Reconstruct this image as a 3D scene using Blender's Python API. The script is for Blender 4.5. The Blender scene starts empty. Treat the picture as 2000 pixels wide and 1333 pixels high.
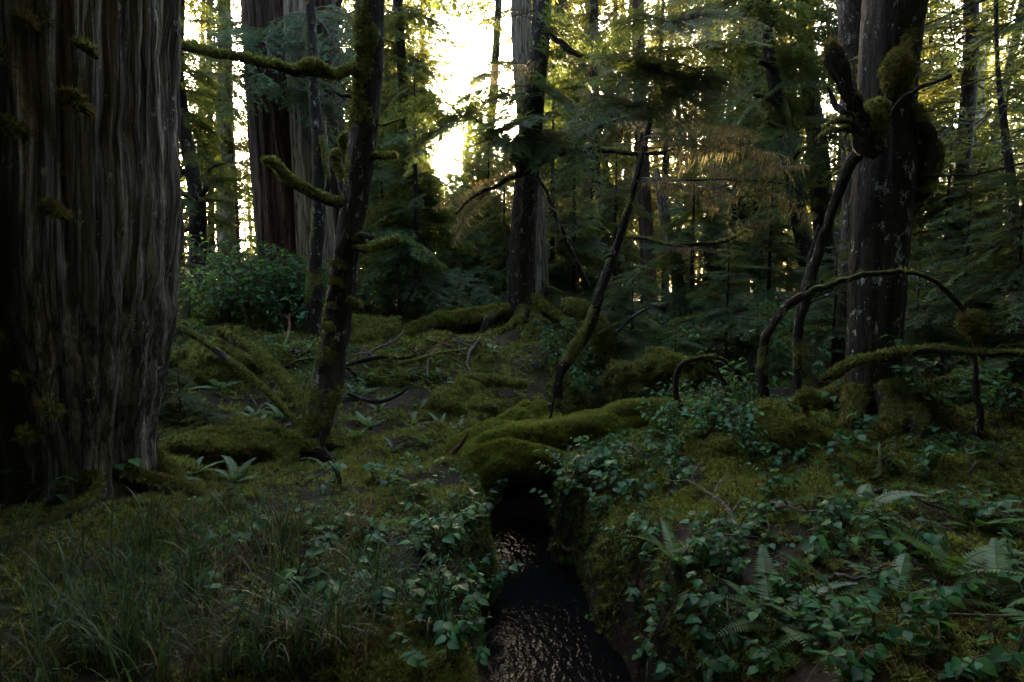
import bpy, math, random
import numpy as np
from mathutils import Vector, Matrix
R = math.radians
S = bpy.context.scene
C = S.collection

# ---------------------------------------------------------------- camera, sky, sun, exposure
CAMZ, PITCH, LENS = 1.6, R(5.0), 22.0
F = 2000 * LENS / 36.0
cam = bpy.data.cameras.new('camera'); cam.lens = LENS; cam.sensor_width = 36
cam.clip_start = 0.05; cam.clip_end = 3000
co = bpy.data.objects.new('camera', cam); C.objects.link(co)
co.location = (0, 0, CAMZ); co.rotation_euler = (R(90) - PITCH, 0, 0)
S.camera = co

def U(px, py, Y):
    """world point seen at photo pixel (2000 px wide) that lies at distance Y ahead"""
    a = (px - 1000) / F; b = -(py - 666.5) / F
    y = math.cos(PITCH) + math.sin(PITCH) * b
    z = -math.sin(PITCH) + math.cos(PITCH) * b
    k = Y / y
    return Vector((a * k, Y, CAMZ + z * k))

sd = (U(875, 318, 100) - Vector((0, 0, CAMZ))).normalized()
EL = math.asin(sd.z); AZ = math.atan2(sd.x, sd.y)
W = bpy.data.worlds.new("World"); S.world = W; W.use_nodes = True
nt = W.node_tree; nt.nodes.clear()
sky = nt.nodes.new('ShaderNodeTexSky'); sky.sky_type = 'NISHITA'; sky.sun_disc = False
sky.sun_elevation = EL; sky.sun_rotation = AZ; sky.air_density = 0.8; sky.dust_density = 3.5; sky.ozone_density = 0.2
bg = nt.nodes.new('ShaderNodeBackground'); bg.inputs[1].default_value = 0.15
nt.links.new(sky.outputs[0], bg.inputs[0])
# the sun's own disc and the bright air close round it, at the sky's sun position
tc = nt.nodes.new('ShaderNodeTexCoord')
nrm = nt.nodes.new('ShaderNodeVectorMath'); nrm.operation = 'NORMALIZE'
dt = nt.nodes.new('ShaderNodeVectorMath'); dt.operation = 'DOT_PRODUCT'
dt.inputs[1].default_value = tuple(sd)
nt.links.new(tc.outputs['Generated'], nrm.inputs[0]); nt.links.new(nrm.outputs[0], dt.inputs[0])
def mrange(a, b, c, d, src, kind='SMOOTHSTEP'):
    m = nt.nodes.new('ShaderNodeMapRange'); m.interpolation_type = kind
    for i, v in enumerate((a, b, c, d)): m.inputs[i + 1].default_value = v
    nt.links.new(src, m.inputs[0]); return m.outputs[0]
disc = mrange(math.cos(R(0.75)), math.cos(R(0.45)), 0, 60, dt.outputs['Value'])
glow = mrange(math.cos(R(9)), 1.0, 0, 1.0, dt.outputs['Value'])
pw = nt.nodes.new('ShaderNodeMath'); pw.operation = 'POWER'; pw.inputs[1].default_value = 2.5
nt.links.new(glow, pw.inputs[0])
ml = nt.nodes.new('ShaderNodeMath'); ml.operation = 'MULTIPLY_ADD'; ml.inputs[1].default_value = 1.0
nt.links.new(pw.outputs[0], ml.inputs[0]); nt.links.new(disc, ml.inputs[2])
em = nt.nodes.new('ShaderNodeBackground'); em.inputs[0].default_value = (1.0, 0.80, 0.48, 1)
nt.links.new(ml.outputs[0], em.inputs[1])
ad = nt.nodes.new('ShaderNodeAddShader'); wo = nt.nodes.new('ShaderNodeOutputWorld')
nt.links.new(bg.outputs[0], ad.inputs[0]); nt.links.new(em.outputs[0], ad.inputs[1])
nt.links.new(ad.outputs[0], wo.inputs[0])

sl = bpy.data.lights.new('sun', 'SUN'); sl.energy = 5.0; sl.angle = R(0.53); sl.color = (1.0, 0.78, 0.50)
so = bpy.data.objects.new('sun', sl); C.objects.link(so)
so.rotation_euler = sd.to_track_quat('Z', 'Y').to_euler()

S.view_settings.view_transform = 'Standard'; S.view_settings.look = 'None'
S.view_settings.exposure = 5.1; S.view_settings.gamma = 1.0
S.view_settings.use_curve_mapping = False
S.render.engine = 'CYCLES'
cy = S.cycles
cy.use_denoising = True; cy.max_bounces = 7; cy.diffuse_bounces = 4; cy.transmission_bounces = 5
cy.glossy_bounces = 3; cy.sample_clamp_indirect = 3.0; cy.transparent_max_bounces = 4
cy.caustics_reflective = False; cy.caustics_refractive = False; cy.volume_bounces = 0
cy.use_adaptive_sampling = False

# ---------------------------------------------------------------- noise
def _h(i, j, k):
    n = (i.astype(np.int64) * 374761393 + j.astype(np.int64) * 668265263 + k.astype(np.int64) * 2147483647) & 0xffffffff
    n = ((n ^ (n >> 13)) * 1274126177) & 0xffffffff
    n = ((n ^ (n >> 16)) * 2246822519) & 0xffffffff
    return ((n ^ (n >> 15)) & 0xffffff) / float(0xffffff)
def vn(x, y, z=0.0):
    x, y, z = np.broadcast_arrays(np.asarray(x, float), np.asarray(y, float), np.asarray(z, float))
    i, j, k = np.floor(x), np.floor(y), np.floor(z)
    u, v, w = x - i, y - j, z - k
    u = u*u*(3-2*u); v = v*v*(3-2*v); w = w*w*(3-2*w)
    r = 0
    for a in (0, 1):
        for b in (0, 1):
            for c in (0, 1):
                r = r + _h(i+a, j+b, k+c) * (u if a else 1-u) * (v if b else 1-v) * (w if c else 1-w)
    return r * 2 - 1
def fbm(x, y, z=0.0, o=4):
    r = 0; a = 1; f = 1
    for q in range(o):
        r = r + a * vn(x*f + q*17.3, y*f - q*9.1, np.asarray(z)*f + q*4.7); a *= .5; f *= 2.03
    return r
def sstep(a, b, x):
    t = np.clip((np.asarray(x, float) - a) / (b - a), 0, 1); return t*t*(3-2*t)

# ---------------------------------------------------------------- terrain height
CH = np.array([(-3, .9), (0.5, .45), (2.5, .28), (3.4, .22), (4.3, .16), (5.4, .08), (6.3, .25), (7.1, .75), (7.9, 1.45), (8.8, 2.5)])
def hgt(x, y):
    x = np.asarray(x, float); y = np.asarray(y, float)
    st = 6.6 + 1.7 * sstep(0.2, 1.4, x)                      # where the centre bank starts to rise
    z = 0.02 + 0.60 * sstep(st, st + 2.6, y) + 0.25 * sstep(10, 15, y)
    z = z + 0.22 * sstep(0.7, 1.8, x) * (1 - sstep(5.5, 8, y)) + .12 * sstep(2.2, 4, x)
    z = z + 0.16 * sstep(-2.2, -4.5, x)
    z = z + .62 * np.exp(-(((x + 4.5) / 2.0) ** 2 + ((y - 12.2) / 2.2) ** 2))
    z = z + .38 * np.exp(-(((x - 2.15) / .55) ** 2 + ((y - 5.0) / .6) ** 2))
    z = z + .25 * np.exp(-(((x - 3.3) / .7) ** 2 + ((y - 5.9) / .8) ** 2))
    z = z + .25 * np.exp(-(((x + 1.2) / .9) ** 2 + ((y - 8.8) / .5) ** 2))
    z = z + .20 * np.exp(-(((x - .1) / .9) ** 2 + ((y - 10.6) / .8) ** 2))
    xc = np.interp(y, CH[:, 0], CH[:, 1])
    wd = np.interp(y, [0, 3.4, 5.4, 7, 9], [.50, .33, .24, .42, .6])
    d = np.abs(x - xc + .12 * vn(x*0, y*1.6, 3.3)) + .13*fbm(x*2.2, y*2.2, 6.6, 3)
    dep = 0.95 * (1 - sstep(8.2, 9.6, y))
    z = z - dep * (1 - sstep(wd * .85, wd * 1.75, d))
    z = z + .16*(np.abs(fbm(x*1.4+7, y*1.4, 12, 3))-.35)*sstep(5.8, 7, y)*(1-sstep(11, 16, y))
    z = z - .26*np.exp(-(((x + 2.35)/.8)**2 + ((y - 5.75)/.55)**2))
    hm = 1 - np.abs(vn(x*1.25+3, y*1.25, 21)); z = z + .13*(hm**2-.4)*sstep(3.2, 4.6, y)*(1-sstep(16, 24, y))
    r = np.sqrt(x*x + y*y)
    z = z + .10 * fbm(x*.9, y*.9, 1.7, 3) * sstep(.0, .8, d) + .045 * fbm(x*3.1, y*3.1, 5.1, 3)
    z = z + 1.2 * vn(x*.03, y*.03, 9) * sstep(30, 120, r)
    return z
def gz(x, y): return float(hgt(x, y))
def G(px, py, off=0.0):
    """where the ray through a photo pixel first meets the ground"""
    Y = np.linspace(1.6, 60, 3000)
    a = U(px, py, 1.0); c = np.array((0, 0, CAMZ)); v = np.array(a) - c
    P = c + v * Y[:, None]
    below = P[:, 2] < hgt(P[:, 0], P[:, 1])
    i = int(np.argmax(below)) if below.any() else len(Y) - 1
    return Vector((P[i, 0], P[i, 1], gz(P[i, 0], P[i, 1]) + off))

# ---------------------------------------------------------------- object helpers
def mesh(name, V, tris=None, quads=None, mats=(), midx=None, smooth=True, attrs=None):
    me = bpy.data.meshes.new(name)
    V = np.asarray(V, np.float32).reshape(-1, 3)
    tris = np.zeros((0, 3), np.int32) if tris is None else np.asarray(tris, np.int32).reshape(-1, 3)
    quads = np.zeros((0, 4), np.int32) if quads is None else np.asarray(quads, np.int32).reshape(-1, 4)
    nt_, nq = len(tris), len(quads)
    me.vertices.add(len(V)); me.vertices.foreach_set('co', V.ravel())
    me.loops.add(nt_*3 + nq*4); me.loops.foreach_set('vertex_index', np.concatenate([tris.ravel(), quads.ravel()]).astype(np.int32))
    me.polygons.add(nt_ + nq)
    ls = np.concatenate([np.arange(nt_)*3, nt_*3 + np.arange(nq)*4]).astype(np.int32)
    me.polygons.foreach_set('loop_start', ls)
    me.polygons.foreach_set('use_smooth', np.full(nt_ + nq, smooth))
    for m in mats: me.materials.append(m)
    if midx is not None: me.polygons.foreach_set('material_index', np.asarray(midx, np.int32))
    me.update(calc_edges=True)
    for k, v in (attrs or {}).items():
        v = np.asarray(v, np.float32)
        t = 'FLOAT' if v.ndim == 1 else 'FLOAT_VECTOR'
        at = me.attributes.new(k, t, 'POINT')
        at.data.foreach_set('value' if v.ndim == 1 else 'vector', v.ravel())
    return me
def link(name, me, parent=None, loc=None, rot=None, sc=None, kind=None):
    o = bpy.data.objects.new(name, me); C.objects.link(o)
    if parent is not None: o.parent = parent
    if loc is not None: o.location = loc
    if rot is not None: o.rotation_euler = rot
    if sc is not None: o.scale = (sc, sc, sc) if not hasattr(sc, '__len__') else sc
    if kind: o['kind'] = kind
    return o
def thing(name, label, cat, loc=(0, 0, 0), group=None, rot=None):
    o = bpy.data.objects.new(name, None); C.objects.link(o); o.location = loc
    o.empty_display_size = .1
    if rot is not None: o.rotation_euler = rot
    o['label'] = label; o['category'] = cat
    if group: o['group'] = group
    return o
def tag(o, label, cat, group=None):
    o['label'] = label; o['category'] = cat
    if group: o['group'] = group
    return o

class Geo:
    """collects vertices, triangles, quads"""
    def __init__(s): s.V = []; s.T = []; s.Q = []; s.TM = []; s.QM = []; s.A = {}; s.n = 0
    def add(s, V, T=None, Q=None, m=0, **attrs):
        V = np.asarray(V, float).reshape(-1, 3)
        if T is not None and len(T): T = np.asarray(T).reshape(-1, 3); s.T.append(T + s.n); s.TM.append(np.full(len(T), m))
        if Q is not None and len(Q): Q = np.asarray(Q).reshape(-1, 4); s.Q.append(Q + s.n); s.QM.append(np.full(len(Q), m))
        s.V.append(V); s.n += len(V)
        for k, v in attrs.items(): s.A.setdefault(k, []).append(np.asarray(v, float))
    def arrays(s):
        V = np.concatenate(s.V); T = np.concatenate(s.T) if s.T else np.zeros((0, 3), int)
        Q = np.concatenate(s.Q) if s.Q else np.zeros((0, 4), int)
        M = np.concatenate([np.concatenate(s.TM) if s.TM else np.zeros(0), np.concatenate(s.QM) if s.QM else np.zeros(0)])
        return V, T, Q, M
    def mesh(s, name, mats, smooth=True):
        V, T, Q, M = s.arrays()
        return mesh(name, V, T, Q, mats, M, smooth, {k: np.concatenate(v) for k, v in s.A.items()})

def catmull(P, n, bias=1.0):
    P = np.asarray(P, float)
    if len(P) == 2: t = np.linspace(0, 1, n)[:, None]; return P[0]*(1-t) + P[1]*t
    seg = np.maximum(np.linalg.norm(np.diff(P[:, :3], axis=0), axis=1), 1e-6); cs = np.concatenate([[0], np.cumsum(seg)])
    dl = np.diff(P, axis=0)/seg[:, None]; m = np.empty_like(P); m[0] = dl[0]; m[-1] = dl[-1]
    w = (seg[1:]/(seg[1:]+seg[:-1]))[:, None]; m[1:-1] = dl[:-1]*w + dl[1:]*(1-w)
    s = np.linspace(0, 1, n)**bias*cs[-1]; i = np.clip(np.searchsorted(cs, s, side='right') - 1, 0, len(seg)-1)
    h = seg[i][:, None]; t = (s - cs[i])[:, None]/h
    return (2*t**3-3*t*t+1)*P[i] + (t**3-2*t*t+t)*h*m[i] + (-2*t**3+3*t*t)*P[i+1] + (t**3-t*t)*h*m[i+1]

def tube(P, rad, n=24, seg=10, flute=0.0, nfl=7, knob=0.0, kf=3.0, rough=0.0, seed=0, flare=0.0, flare_h=.6, moss=0.0, mdir=None, wob=0.0, bias=1.0, ridge=0.0):
    """swept, uneven limb; returns V, Q, T, attributes"""
    D = catmull(np.column_stack([np.asarray(P, float), np.asarray(rad, float)]), n, bias)
    c = D[:, :3].copy(); r = np.maximum(D[:, 3], .0008)
    if wob:
        s_ = np.linspace(0, 1, n) * n * .35
        w = np.column_stack([vn(s_, seed, 1), vn(s_, seed, 2), vn(s_, seed, 3)]) * wob * np.sin(np.linspace(0, math.pi, n))[:, None]**.3
        c += w
    tg = np.gradient(c, axis=0); tg /= np.linalg.norm(tg, axis=1)[:, None] + 1e-12
    up = np.array((1., 0, 0)) if abs(tg[0, 0]) < .8 else np.array((0, 0, 1.))
    N = np.zeros_like(c); B = np.zeros_like(c)
    a = up - tg[0]*np.dot(up, tg[0]); a /= np.linalg.norm(a)
    for i in range(n):
        a = a - tg[i]*np.dot(a, tg[i]); a /= np.linalg.norm(a) + 1e-12
        N[i] = a; B[i] = np.cross(tg[i], a)
    th = np.linspace(0, 2*math.pi, seg, endpoint=False)
    sl_ = np.concatenate([[0], np.cumsum(np.linalg.norm(np.diff(c, axis=0), axis=1))])
    cs, sn = np.cos(th)[None, :], np.sin(th)[None, :]
    Sg = sl_[:, None] + 0*cs
    k = np.ones((n, seg))
    if flute:
        q = fbm(cs*nfl*.35 + seed, sn*nfl*.35, Sg*.18, 3)
        q2 = np.abs(vn(cs*nfl*.9 + seed, sn*nfl*.9, Sg*.35 + 5))
        k += flute * (q*.55 - (1 - q2)**4*.45)
    if ridge:
        a_ = 1-np.abs(vn(cs*9 + seed, sn*9, Sg*.9)); b_ = 1-np.abs(vn(cs*22, sn*22+seed, Sg*1.7))
        k -= ridge*(a_**5 + .5*b_**5) - ridge*.25*vn(cs*40, sn*40, Sg*6)
    if knob: k += knob * fbm(cs*1.2 + seed*3.1, sn*1.2, Sg*kf, 3)
    if flare:
        fl = np.exp(-Sg/flare_h)
        k += flare * fl * (.55 + .75*np.clip(fbm(cs*1.7 + seed, sn*1.7, Sg*.3, 2), -.6, 1))
    if rough: k += rough * vn(cs*r[:, None]*28 + seed, sn*r[:, None]*28, Sg*9)
    rr = r[:, None]*k
    dirv = N[:, None, :]*cs[..., None] + B[:, None, :]*sn[..., None]
    V = c[:, None, :] + dirv*rr[..., None]
    i = np.arange(n-1)[:, None]*seg; j = np.arange(seg)[None, :]; j2 = (j+1) % seg
    Q = np.stack([i+j, i+j2, i+seg+j2, i+seg+j], -1).reshape(-1, 4)
    V = V.reshape(-1, 3); nv = len(V)
    V = np.vstack([V, c[0] - tg[0]*r[0]*.3, c[-1] + tg[-1]*r[-1]*.35])
    T = np.concatenate([np.stack([np.full(seg, nv), (np.arange(seg)+1) % seg, np.arange(seg)], -1),
                        np.stack([np.full(seg, nv+1), (n-1)*seg+np.arange(seg), (n-1)*seg+(np.arange(seg)+1) % seg], -1)])
    con = np.stack([(cs*r[:, None]), (sn*r[:, None]), Sg], -1).reshape(-1, 3)
    con = np.vstack([con, [0, 0, 0], [0, 0, sl_[-1]]]) + np.array((seed*1.37 % 11, seed*.73 % 7, 0))
    nz = dirv[..., 2].reshape(-1)
    if mdir is not None: nz = nz*.6 + (dirv @ np.asarray(mdir, float)).reshape(-1)*.7
    nz = np.concatenate([nz, [0, 0]])
    ms = np.clip(moss + .75*nz + .9*fbm(V[:, 0]*2.3, V[:, 1]*2.3, V[:, 2]*2.3 + seed, 3) - .15, 0, 1)
    if moss <= -5: ms = ms*0
    return V, Q, T, dict(bc=con, moss=ms)

# ---------------------------------------------------------------- materials
def mat(name):
    m = bpy.data.materials.new(name); m.use_nodes = True; m.node_tree.nodes.clear()
    return m, m.node_tree
def nod(t, k, **kw):
    n = t.nodes.new(k)
    for a, v in kw.items(): setattr(n, a, v)
    return n
def ramp(t, src, stops):
    n = nod(t, 'ShaderNodeValToRGB'); e = n.color_ramp.elements
    while len(e) < len(stops): e.new(.5)
    for q, (p, c) in zip(e, stops): q.position = p; q.color = (*c, 1)
    t.links.new(src, n.inputs[0]); return n.outputs[0]
def noise(t, vec, scale, detail=4, rough=.6):
    n = nod(t, 'ShaderNodeTexNoise'); n.inputs['Scale'].default_value = scale
    n.inputs['Detail'].default_value = detail; n.inputs['Roughness'].default_value = rough
    if vec is not None: t.links.new(vec, n.inputs['Vector'])
    return n.outputs[0]
def mapping(t, src, sc):
    n = nod(t, 'ShaderNodeMapping'); n.inputs['Scale'].default_value = sc
    t.links.new(src, n.inputs[0]); return n.outputs[0]
def mixc(t, f, a, b, mode='MIX'):
    n = nod(t, 'ShaderNodeMix', data_type='RGBA', blend_type=mode)
    for s, v in ((0, f), (6, a), (7, b)):
        if hasattr(v, 'links'): t.links.new(v, n.inputs[s])
        elif s == 0: n.inputs[0].default_value = v
        else: n.inputs[s].default_value = (*v, 1)
    return n.outputs[2]
def math_(t, op, a, b=0.0):
    n = nod(t, 'ShaderNodeMath', operation=op)
    for s, v in ((0, a), (1, b)):
        if hasattr(v, 'links'): t.links.new(v, n.inputs[s])
        else: n.inputs[s].default_value = v
    return n.outputs[0]
def finish(t, col, rough, bump=None, bs=.5, bd=.01, spec=.3, trans=0.0, tcol=None, coat=0.0):
    b = nod(t, 'ShaderNodeBsdfPrincipled'); o = nod(t, 'ShaderNodeOutputMaterial')
    if hasattr(col, 'links'): t.links.new(col, b.inputs['Base Color'])
    else: b.inputs['Base Color'].default_value = (*col, 1)
    if hasattr(rough, 'links'): t.links.new(rough, b.inputs['Roughness'])
    else: b.inputs['Roughness'].default_value = rough
    b.inputs['Specular IOR Level'].default_value = spec
    if bump is not None:
        bn = nod(t, 'ShaderNodeBump'); bn.inputs['Strength'].default_value = bs; bn.inputs['Distance'].default_value = bd
        t.links.new(bump, bn.inputs['Height']); t.links.new(bn.outputs[0], b.inputs['Normal'])
    out = b.outputs[0]
    if trans:
        tr = nod(t, 'ShaderNodeBsdfTranslucent')
        if hasattr(tcol, 'links'): t.links.new(tcol, tr.inputs[0])
        else: tr.inputs[0].default_value = (*tcol, 1)
        mx = nod(t, 'ShaderNodeMixShader'); mx.inputs[0].default_value = trans
        t.links.new(out, mx.inputs[1]); t.links.new(tr.outputs[0], mx.inputs[2]); out = mx.outputs[0]
    t.links.new(out, o.inputs[0])

MOSS1, MOSS2, MOSS3 = (.068, .085, .022), (.13, .155, .034), (.055, .050, .018)
def bark(name, dark, light, streak, sc=1.0, lichen=None, zs=.12, bd=.03, lamt=.56, bare=None, cr=30, cw=.16):
    m, t = mat(name)
    at = nod(t, 'ShaderNodeAttribute', attribute_name='bc').outputs['Vector']
    v = mapping(t, at, (sc, sc, sc*zs))
    n1 = noise(t, v, 22, 6, .65); n2 = noise(t, v, 5, 3)
    vo = nod(t, 'ShaderNodeTexVoronoi', feature='DISTANCE_TO_EDGE'); vo.inputs['Scale'].default_value = cr
    rn = noise(t, v, cr, 5, .55)
    wv = nod(t, 'ShaderNodeMixRGB'); wv.inputs[0].default_value = .12
    t.links.new(v, wv.inputs[1]); t.links.new(nod(t, 'ShaderNodeTexNoise').outputs[1], wv.inputs[2])
    t.links.new(wv.outputs[0], vo.inputs['Vector'])
    crack = ramp(t, vo.outputs['Distance'], [(0, (0, 0, 0)), (cw, (1, 1, 1))])
    if cr < 30:
        rn = math_(t, 'ABSOLUTE', math_(t, 'SUBTRACT', rn, .5)); rn2 = math_(t, 'ABSOLUTE', math_(t, 'SUBTRACT', noise(t, v, cr*2.7, 4, .5), .5))
        crack = math_(t, 'MULTIPLY', ramp(t, rn, [(0, (.0, .0, .0)), (.07, (1, 1, 1))]), ramp(t, rn2, [(0, (.45, .45, .45)), (.05, (1, 1, 1))]))
    c = ramp(t, n1, [(.30, dark), (.5, streak), (.72, light)])
    fine = noise(t, mapping(t, at, (sc, sc, sc*.35)), 55, 4, .7)
    c = mixc(t, .65, c, mixc(t, ramp(t, fine, [(.38, (0, 0, 0)), (.6, (1, 1, 1))]), dark, c), 'MIX')
    c = mixc(t, ramp(t, n2, [(.35, (0, 0, 0)), (.62, (1, 1, 1))]), c, dark)
    c = mixc(t, math_(t, 'MULTIPLY', math_(t, 'SUBTRACT', 1.0, crack), .85), c, (.006, .005, .004))
    if lichen:
        l = noise(t, mapping(t, at, (1, 1, .6)), 9, 6, .7)
        l2 = noise(t, mapping(t, at, (1, 1, .6)), 60, 2, .7)
        lm = ramp(t, math_(t, 'MULTIPLY_ADD', l2, .22) if False else math_(t, 'ADD', math_(t, 'MULTIPLY', l2, .25), math_(t, 'MULTIPLY', l, .8)),
                  [(lamt, (0, 0, 0)), (lamt+.04, (1, 1, 1))])
        c = mixc(t, lm, c, lichen)
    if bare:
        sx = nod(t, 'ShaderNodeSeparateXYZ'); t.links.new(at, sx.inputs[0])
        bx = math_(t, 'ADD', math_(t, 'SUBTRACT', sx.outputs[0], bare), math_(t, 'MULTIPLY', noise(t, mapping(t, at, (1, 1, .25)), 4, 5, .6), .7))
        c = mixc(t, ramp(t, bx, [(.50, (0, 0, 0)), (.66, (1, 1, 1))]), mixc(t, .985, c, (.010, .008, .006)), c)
    mo = nod(t, 'ShaderNodeAttribute', attribute_name='moss').outputs['Fac']
    geo = nod(t, 'ShaderNodeTexCoord').outputs['Object']
    mn = noise(t, geo, 38, 4, .7)
    mm = ramp(t, math_(t, 'ADD', mo, math_(t, 'MULTIPLY', math_(t, 'SUBTRACT', mn, .5), .9)), [(.42, (0, 0, 0)), (.56, (1, 1, 1))])
    mc = ramp(t, noise(t, geo, 6, 4), [(.3, MOSS3), (.5, MOSS1), (.7, MOSS2)])
    c = mixc(t, mm, c, mc)
    hgt_ = math_(t, 'ADD', math_(t, 'MULTIPLY', crack, .6), math_(t, 'ADD', n1, math_(t, 'MULTIPLY', mn, .4)))
    finish(t, c, .85, hgt_, .9, bd, .2)
    return m
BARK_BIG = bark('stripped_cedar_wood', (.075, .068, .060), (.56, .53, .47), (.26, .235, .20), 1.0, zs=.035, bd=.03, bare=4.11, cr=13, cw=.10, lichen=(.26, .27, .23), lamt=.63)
BARK_CEDAR = bark('weathered_cedar', (.020, .015, .012), (.30, .27, .23), (.10, .08, .065), 1.0, zs=.06, bd=.02)
BARK_CEDAR2 = bark('red_cedar_bark', (.022, .013, .009), (.26, .20, .15), (.10, .055, .038), 1.0, zs=.05, bd=.02)
BARK_HEM = bark('hemlock_bark', (.013, .010, .008), (.07, .058, .045), (.035, .027, .020), 1.0, lichen=(.16, .19, .16), zs=.16, lamt=.60, cr=16, cw=.1)
BARK_LICH = bark('lichened_bark', (.012, .010, .008), (.06, .05, .04), (.03, .024, .018), 1.0, lichen=(.22, .26, .23), zs=.2, lamt=.60, cr=15, cw=.1)
BARK_FAR = bark('conifer_bark', (.020, .015, .011), (.11, .09, .07), (.05, .04, .03), .7, lichen=(.18, .19, .16), zs=.2, lamt=.60)
SNAG = bark('bleached_wood', (.10, .085, .065), (.42, .37, .30), (.24, .20, .16), 1.0, zs=.05, bd=.01)
DEADWOOD = bark('red_rotten_wood', (.07, .03, .017), (.26, .13, .07), (.16, .07, .04), 1.2, zs=.06, bd=.01)

def leafmat(name, c1, c2, tr, tcol, rough=.45, spec=.5, var=.35, sc=7, huev=.05):
    m, t = mat(name)
    geo = nod(t, 'ShaderNodeTexCoord').outputs['Object']
    n = noise(t, geo, sc, 3)
    c = ramp(t, n, [(.35, c1), (.68, c2)])
    oi = nod(t, 'ShaderNodeObjectInfo').outputs['Random']
    at = nod(t, 'ShaderNodeAttribute', attribute_name='tone').outputs['Fac']
    k = math_(t, 'ADD', math_(t, 'MULTIPLY', oi, var), 1 - var/2)
    k = math_(t, 'MULTIPLY', k, math_(t, 'ADD', at, 1.0))
    hs = nod(t, 'ShaderNodeHueSaturation'); t.links.new(k, hs.inputs['Value']); t.links.new(c, hs.inputs['Color'])
    t.links.new(math_(t, 'ADD', math_(t, 'MULTIPLY', math_(t, 'FRACT', math_(t, 'MULTIPLY', oi, 7.31)), huev), .5-huev*.55), hs.inputs['Hue'])
    hs2 = nod(t, 'ShaderNodeHueSaturation'); hs2.inputs['Color'].default_value = (*tcol, 1); t.links.new(k, hs2.inputs['Value'])
    finish(t, hs.outputs[0], rough, None, spec=spec, trans=tr, tcol=hs2.outputs[0])
    return m
NEEDLE = leafmat('hemlock_needles', (.018, .050, .022), (.040, .090, .032), .38, (.15, .18, .035), .6, .12)
NEEDLE_FAR = leafmat('conifer_foliage', (.026, .050, .022), (.055, .090, .030), .45, (.26, .25, .05), .7, .10, sc=1.1)
DEADNEEDLE = leafmat('dry_twig_lichen', (.05, .05, .03), (.10, .09, .055), .5, (.28, .22, .10), .8, .1)
SALAL = leafmat('glossy_shrub_leaf', (.011, .062, .024), (.028, .098, .030),   .28, (.10, .22, .03), .46, .12, 1.0, 3, huev=.10)
FERN = leafmat('fern_frond', (.030, .085, .030), (.055, .120, .035), .35, (.12, .22, .03), .5, .4, .4, 3)
GRASS = leafmat('grass_blade', (.018, .044, .022), (.036, .064, .024), .3, (.06, .10, .02), .5, .2, .3, 2)
DRYGRASS = leafmat('dry_grass_blade', (.07, .05, .03), (.13, .10, .055), .3, (.2, .14, .06), .6, .3, .3, 2)
MOSSM = leafmat('moss_tuft', MOSS1, (.20, .235, .055), .4, (.22, .25, .05), .8, .15, .5, 40)
MOSSG = leafmat('bright_moss_tuft', (.130, .160, .024), (.28, .30, .045), .45, (.20, .23, .05), .8, .15, .4, 40)
MOSSB = leafmat('brown_moss_tuft', (.055, .045, .014), (.110, .100, .030), .35, (.18, .15, .05), .8, .15, .5, 40)
STEM, t = mat('shrub_stem'); finish(t, (.05, .035, .02), .7)
TWIG, t = mat('bare_twig'); finish(t, ramp(t, noise(t, nod(t, 'ShaderNodeTexCoord').outputs['Object'], 12), [(.35, (.025, .018, .013)), (.7, (.085, .07, .055))]), .8)

GROUND, t = mat('forest_soil')
g = nod(t, 'ShaderNodeTexCoord').outputs['Object']
n1 = noise(t, g, 2.2, 6, .65); n2 = noise(t, g, 45, 5, .7)
c = ramp(t, n2, [(.3, (.010, .008, .006)), (.55, (.030, .022, .014)), (.75, (.075, .05, .028))])
mo = nod(t, 'ShaderNodeAttribute', attribute_name='moss').outputs['Fac']
mm = ramp(t, math_(t, 'ADD', mo, math_(t, 'MULTIPLY', math_(t, 'SUBTRACT', n2, .5), 1.0)), [(.38, (0, 0, 0)), (.6, (1, 1, 1))])
c = mixc(t, mm, c, ramp(t, noise(t, g, 3.3, 4), [(.3, (.012, .014, .005)), (.55, (.022, .026, .008)), (.75, (.040, .042, .012))]))
finish(t, c, .9, math_(t, 'ADD', n2, noise(t, g, 12, 4)), .8, .04, .15)
WATER, t = mat('stream_water')
g = nod(t, 'ShaderNodeTexCoord').outputs['Object']
nn = math_(t, 'ADD', noise(t, mapping(t, g, (1.5, .8, 1)), 13, 2, .5), math_(t, 'MULTIPLY', noise(t, g, 60, 2), .12))
finish(t, (.003, .003, .003), .02, nn, .6, .02, .02)

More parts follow.
